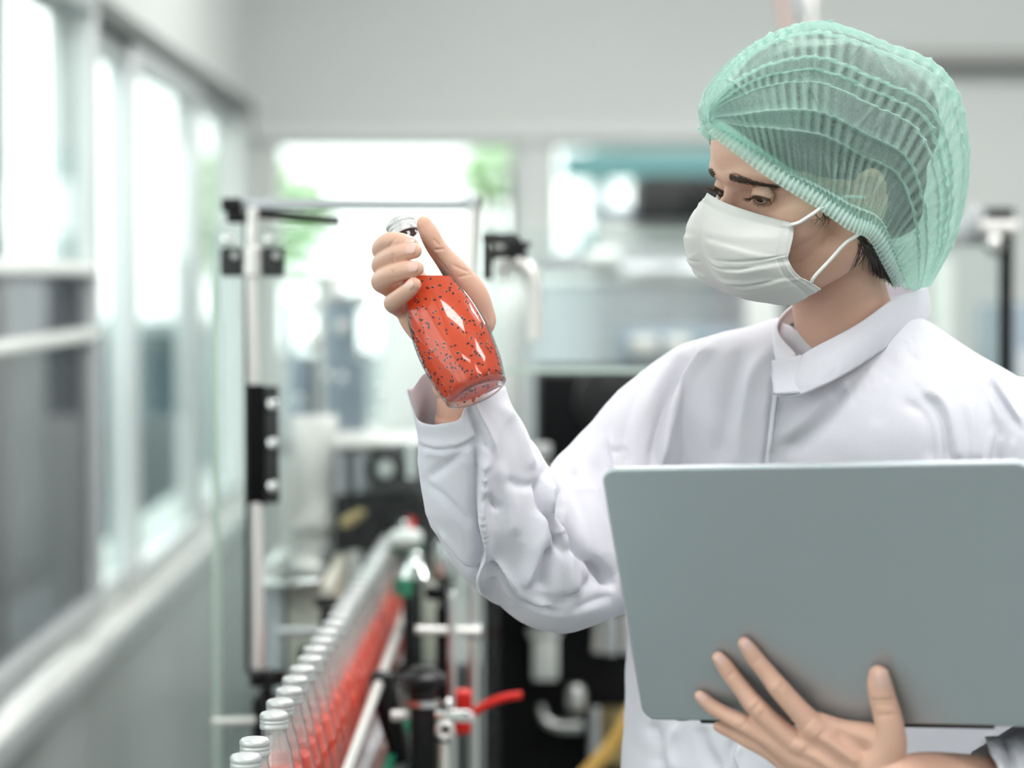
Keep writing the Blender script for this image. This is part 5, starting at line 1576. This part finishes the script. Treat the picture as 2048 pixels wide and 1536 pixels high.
# cut the sleeve ends and the neck open
pj = proj(CV)
fax = unit(P(905, 760, 2.255) - P(935, 880, 2.28))
def cuff_rim(pk):
    fr_ = smoothstep(2.30, 2.235, pk[:, 2])
    rimx = np.interp(pk[:, 0], [815, 832, 866, 900, 919, 931, 960, 1000, 1020], [780, 845, 851, 845, 842, 816, 796, 774, 778])
    rimb = np.interp(pk[:, 0], [814, 847, 900, 1010], [775, 746, 742, 770])
    return rimx * fr_ + rimb * (1 - fr_)
def cuff2_rim(pk): return 1978 + .3 * (pk[:, 1] - 1500)
def cutoff():
    keep = np.ones(len(CV), bool)
    # raised cuff: front rim low, back rim high
    near_c = (pj[:, 0] < 1070) & (pj[:, 1] < 900)
    rim = cuff_rim(pj)
    keep &= ~(near_c & (pj[:, 1] < rim))
    # lowered cuff
    keep &= ~((pj[:, 1] > 1400) & (pj[:, 2] < 2.10) & (pj[:, 0] < cuff2_rim(pj)))
    # neck
    keep &= ~((pj[:, 1] < 660) & (pj[:, 0] > 1560) & (pj[:, 0] < 1835) & (pj[:, 1] < np.interp(pj[:, 0], [1560, 1600, 1700, 1790, 1835], [640, 660, 660, 640, 625])))
    keep &= pj[:, 1] < 2500
    return keep
keep = cutoff()
CF2 = CF[keep[CF].all(1)]
used = np.unique(CF2); mp_ = -np.ones(len(CV), int); mp_[used] = np.arange(len(used))
KV, KF = CV[used].copy(), mp_[CF2]
# trim the raw edges: pull the rim of the raised cuff onto one clean line
ed = np.sort(np.vstack([KF[:, [0, 1]], KF[:, [1, 2]], KF[:, [2, 3]], KF[:, [3, 0]]]), axis=1)
ue, cnt = np.unique(ed, axis=0, return_counts=True)
bd = np.unique(ue[cnt == 1])
for it in range(3):
    pk = proj(KV[bd])
    z = (pk[:, 0] < 1070) & (pk[:, 1] < 900) & (pk[:, 2] > 2.15)
    dy = np.where(z, pk[:, 1] - cuff_rim(pk), 0.0)
    KV[bd] += (dy * pk[:, 2] / FPX)[:, None] * fax
    z2 = (pk[:, 1] > 1380) & (pk[:, 2] < 2.12) & (pk[:, 0] < 1990)
    dx = np.where(z2, cuff2_rim(pk) - pk[:, 0], 0.0)
    KV[bd] += (dx * pk[:, 2] / FPX)[:, None] * RT
be = ue[cnt == 1]
for it in range(6):
    S_ = np.zeros_like(KV); C_ = np.zeros(len(KV))
    for a_, b_ in ((0, 1), (1, 0)):
        np.add.at(S_, be[:, a_], KV[be[:, b_]]); np.add.at(C_, be[:, a_], 1)
    KV[bd] = .5 * KV[bd] + .5 * S_[bd] / C_[bd][:, None]
coat = build('lab_coat', KV, KF.tolist(), COAT, person, solid=.0014)
coat['label'] = 'loose white long-sleeved lab coat'
# stand collar with overlapping tab
bot = [(1545, 745, 2.300), (1556, 788, 2.288), (1605, 785, 2.283), (1690, 745, 2.285), (1772, 692, 2.315), (1850, 640, 2.40), (1845, 600, 2.49), (1740, 590, 2.52), (1640, 610, 2.48), (1572, 650, 2.42), (1548, 690, 2.345), (1560, 745, 2.300)]
top = [(1600, 708, 2.297), (1602, 712, 2.292), (1622, 698, 2.288), (1712, 650, 2.290), (1790, 597, 2.315), (1846, 576, 2.40), (1835, 556, 2.47), (1750, 552, 2.49), (1660, 570, 2.46), (1588, 606, 2.41), (1553, 655, 2.345), (1592, 708, 2.305)]
nb = 160
bw = np.array([P(*p) for p in catmull(bot, nb)]); tw = np.array([P(*p) for p in catmull(top, nb)])
g = np.array([bw + (tw - bw) * v for v in np.linspace(-.06, 1, 14)])
cen = g.mean((0, 1))
ou = g - cen; ou[..., 2] = 0; ou /= np.linalg.norm(ou, axis=2)[..., None]
vv = np.linspace(0, 1, 14)[:, None]; uu = np.linspace(0, 1, nb)[None]
g = g + ou * (.003 * np.sin(np.pi * vv) + .0009 * np.sin(uu * 150 + 6 * np.sin(uu * 20)) * np.exp(-((vv - .12) / .12) ** 2))[..., None]
col = build('collar', *MB().grid(g).arrays(), COAT, coat, solid=.002)
tab = np.array([[P(x + (1543 + 62 * u - x) * 0, 0, 1) for u in (0, 1)] for x in (0, 1)])
gt = []
for v in np.linspace(0, 1, 12):
    row = []
    for u in np.linspace(0, 1, 12):
        px = 1543 + 60 * u + 4 * v; py = (722 - 12 * u) * (1 - v) + (790 - 3 * u) * v
        row.append(P(px, py, 2.283 - .003 * math.sin(u * 3) + .006 * (1 - v) + .004 * u))
    gt.append(row)
build('collar_tab', *MB().grid(np.array(gt)).arrays(), COAT, coat, solid=.002)
# stitched front edge of the coat
bvc = BVHTree.FromPolygons(CV[used].tolist(), mp_[CF2].tolist())
def on_coat(px, py, lift=.001):
    r = P(px, py, 1.0) - CAM
    h = bvc.ray_cast(Vector(CAM), Vector(unit(r)))
    return np.array(h[0]) + np.array(-unit(r)) * lift if h[0] is not None else P(px, py, 2.3)
pl = []
for v in np.linspace(0, 1, 60):
    py = 790 + (1100 - 790) * v
    x0 = np.interp(py, [790, 840, 925, 1100], [1547, 1541, 1531, 1520])
    pl.append([on_coat(x0 + w, py, .0022 - .0012 * (w > 0)) for w in (0, 4, 9)])
build('placket', *MB().grid(np.array(pl)).arrays(), COAT, coat, solid=.0012)
# trousers and shoes reach the floor
TR = mat('white_trousers', (0.75, 0.75, 0.78), .8)
SH = mat('white_shoe', (0.78, 0.78, 0.77), .5)
bx, by = P(1690, 1536, 2.46)[:2]
for s in (-1, 1):
    hip = np.array([bx, by, .80]) + sdir * s * .09
    MB().capsule([[*hip, .09], [*(hip * [1, 1, 0] + [0, 0, .46]), .07], [*(hip * [1, 1, 0] + [0, 0, .10]), .055]], 24, FW).build('trouser_leg', TR, person)
    ft = hip * [1, 1, 0]
    MB().capsule([[*(ft - fdir * -.03 + [0, 0, .045]), .040], [*(ft + fdir * -.0 + [0, 0, .05]), .044], [*(ft + np.array([fdir[0], fdir[1], 0]) * .14 + [0, 0, .034]), .034]], 20, upw).build('shoe', SH, person)

# ================================================================== laptop in the other hand
lapm = mat('laptop_aluminium', (0.50, 0.54, 0.57), 0.38, metal=0.7, spec=0.5)
lapk = mat('laptop_black', (0.012, 0.012, 0.014), 0.4)
lx = unit(LTR - LTL); ly = unit(LTL - LBL); ly = unit(ly - np.dot(ly, lx) * lx)
LW, LHt = np.linalg.norm(LTR - LTL), np.linalg.norm(LTL - LBL)
lap = thing('laptop', (LBL + LBR) / 2, 'open silver laptop held up against the coat, lid towards the camera', 'laptop')
def slab(o, ax, ay, az, w, h, th, rad, bev, n=10):
    "rounded-corner plate: o = lower left corner of the outer face, az = outward"
    pts = []
    for cx, cy, a0 in ((w - rad, rad, -90), (w - rad, h - rad, 0), (rad, h - rad, 90), (rad, rad, 180)):
        for k in range(n + 1):
            a = math.radians(a0 + 90 * k / n); pts.append((cx, cy, math.cos(a), math.sin(a)))
    rings = []
    for inset, dz in ((bev * 1.0 + .001, 0.0), (bev * 1.0, 0.0), (bev * .5, -bev * .13), (bev * .13, -bev * .5), (0, -bev), (0, -th + bev * .3), (bev * .3, -th)):
        rings.append([o + ax * (cx + (rad - inset) * c) + ay * (cy + (rad - inset) * s) + az * dz for cx, cy, c, s in pts])
    return MB().ring(rings)
slab(LBL, lx, ly, LN, LW, LHt, .0052, .0125, .0022).build('lid', lapm, lap, sharp=60)
# screen side
oS = LBL - LN * .0053
bz = slab(oS + lx * .004 + ly * .004, lx, ly, -LN, LW - .008, LHt - .008, .0004, .01, .0001)
scr = bz.build('screen', lapk, lap)
# hinge and base: opened to about 115 degrees, base running back towards the body
axis = lx
hd = -LN * math.cos(math.radians(24)) - ly * math.sin(math.radians(24))
hd = unit(hd - np.dot(hd, axis) * axis)
bn = np.cross(axis, hd)
if bn[2] > 0: bn = -bn
ob = LBL - LN * .006 - ly * .004
MB().rod(LBL + lx * .05 - LN * .008 - ly * .001, LBR - lx * .05 - LN * .008 - ly * .001, .0055, n=24).build('hinge', lapk, lap)
base = slab(ob - bn * .0, lx, hd, bn, LW, .235, .011, .0125, .003).build('base', lapm, lap, sharp=60)
for u, v in ((.03, .015), (LW - .03, .015), (.03, .215), (LW - .03, .215)):
    MB().lathe([(0, .007), (.0012, .0065), (.0016, .004)], ob + lx * u + hd * v + bn * .0002, bn, 20).build('rubber_foot', lapk, base)
kb = ob - bn * .0112
key0 = None
for r in range(5):
    for c in range(13):
        off = lx * (c * .0228) + hd * (r * .0195)
        if key0 is None:
            key0 = MB().obox(kb + lx * .045 + hd * .038, np.array([lx, hd, bn]), [.0095, .008, .0008], .0006).build('key', lapk, base); k_ = key0
        else:
            k_ = key0.copy(); COL.objects.link(k_); k_.parent = base
        k_.location = tuple(off)
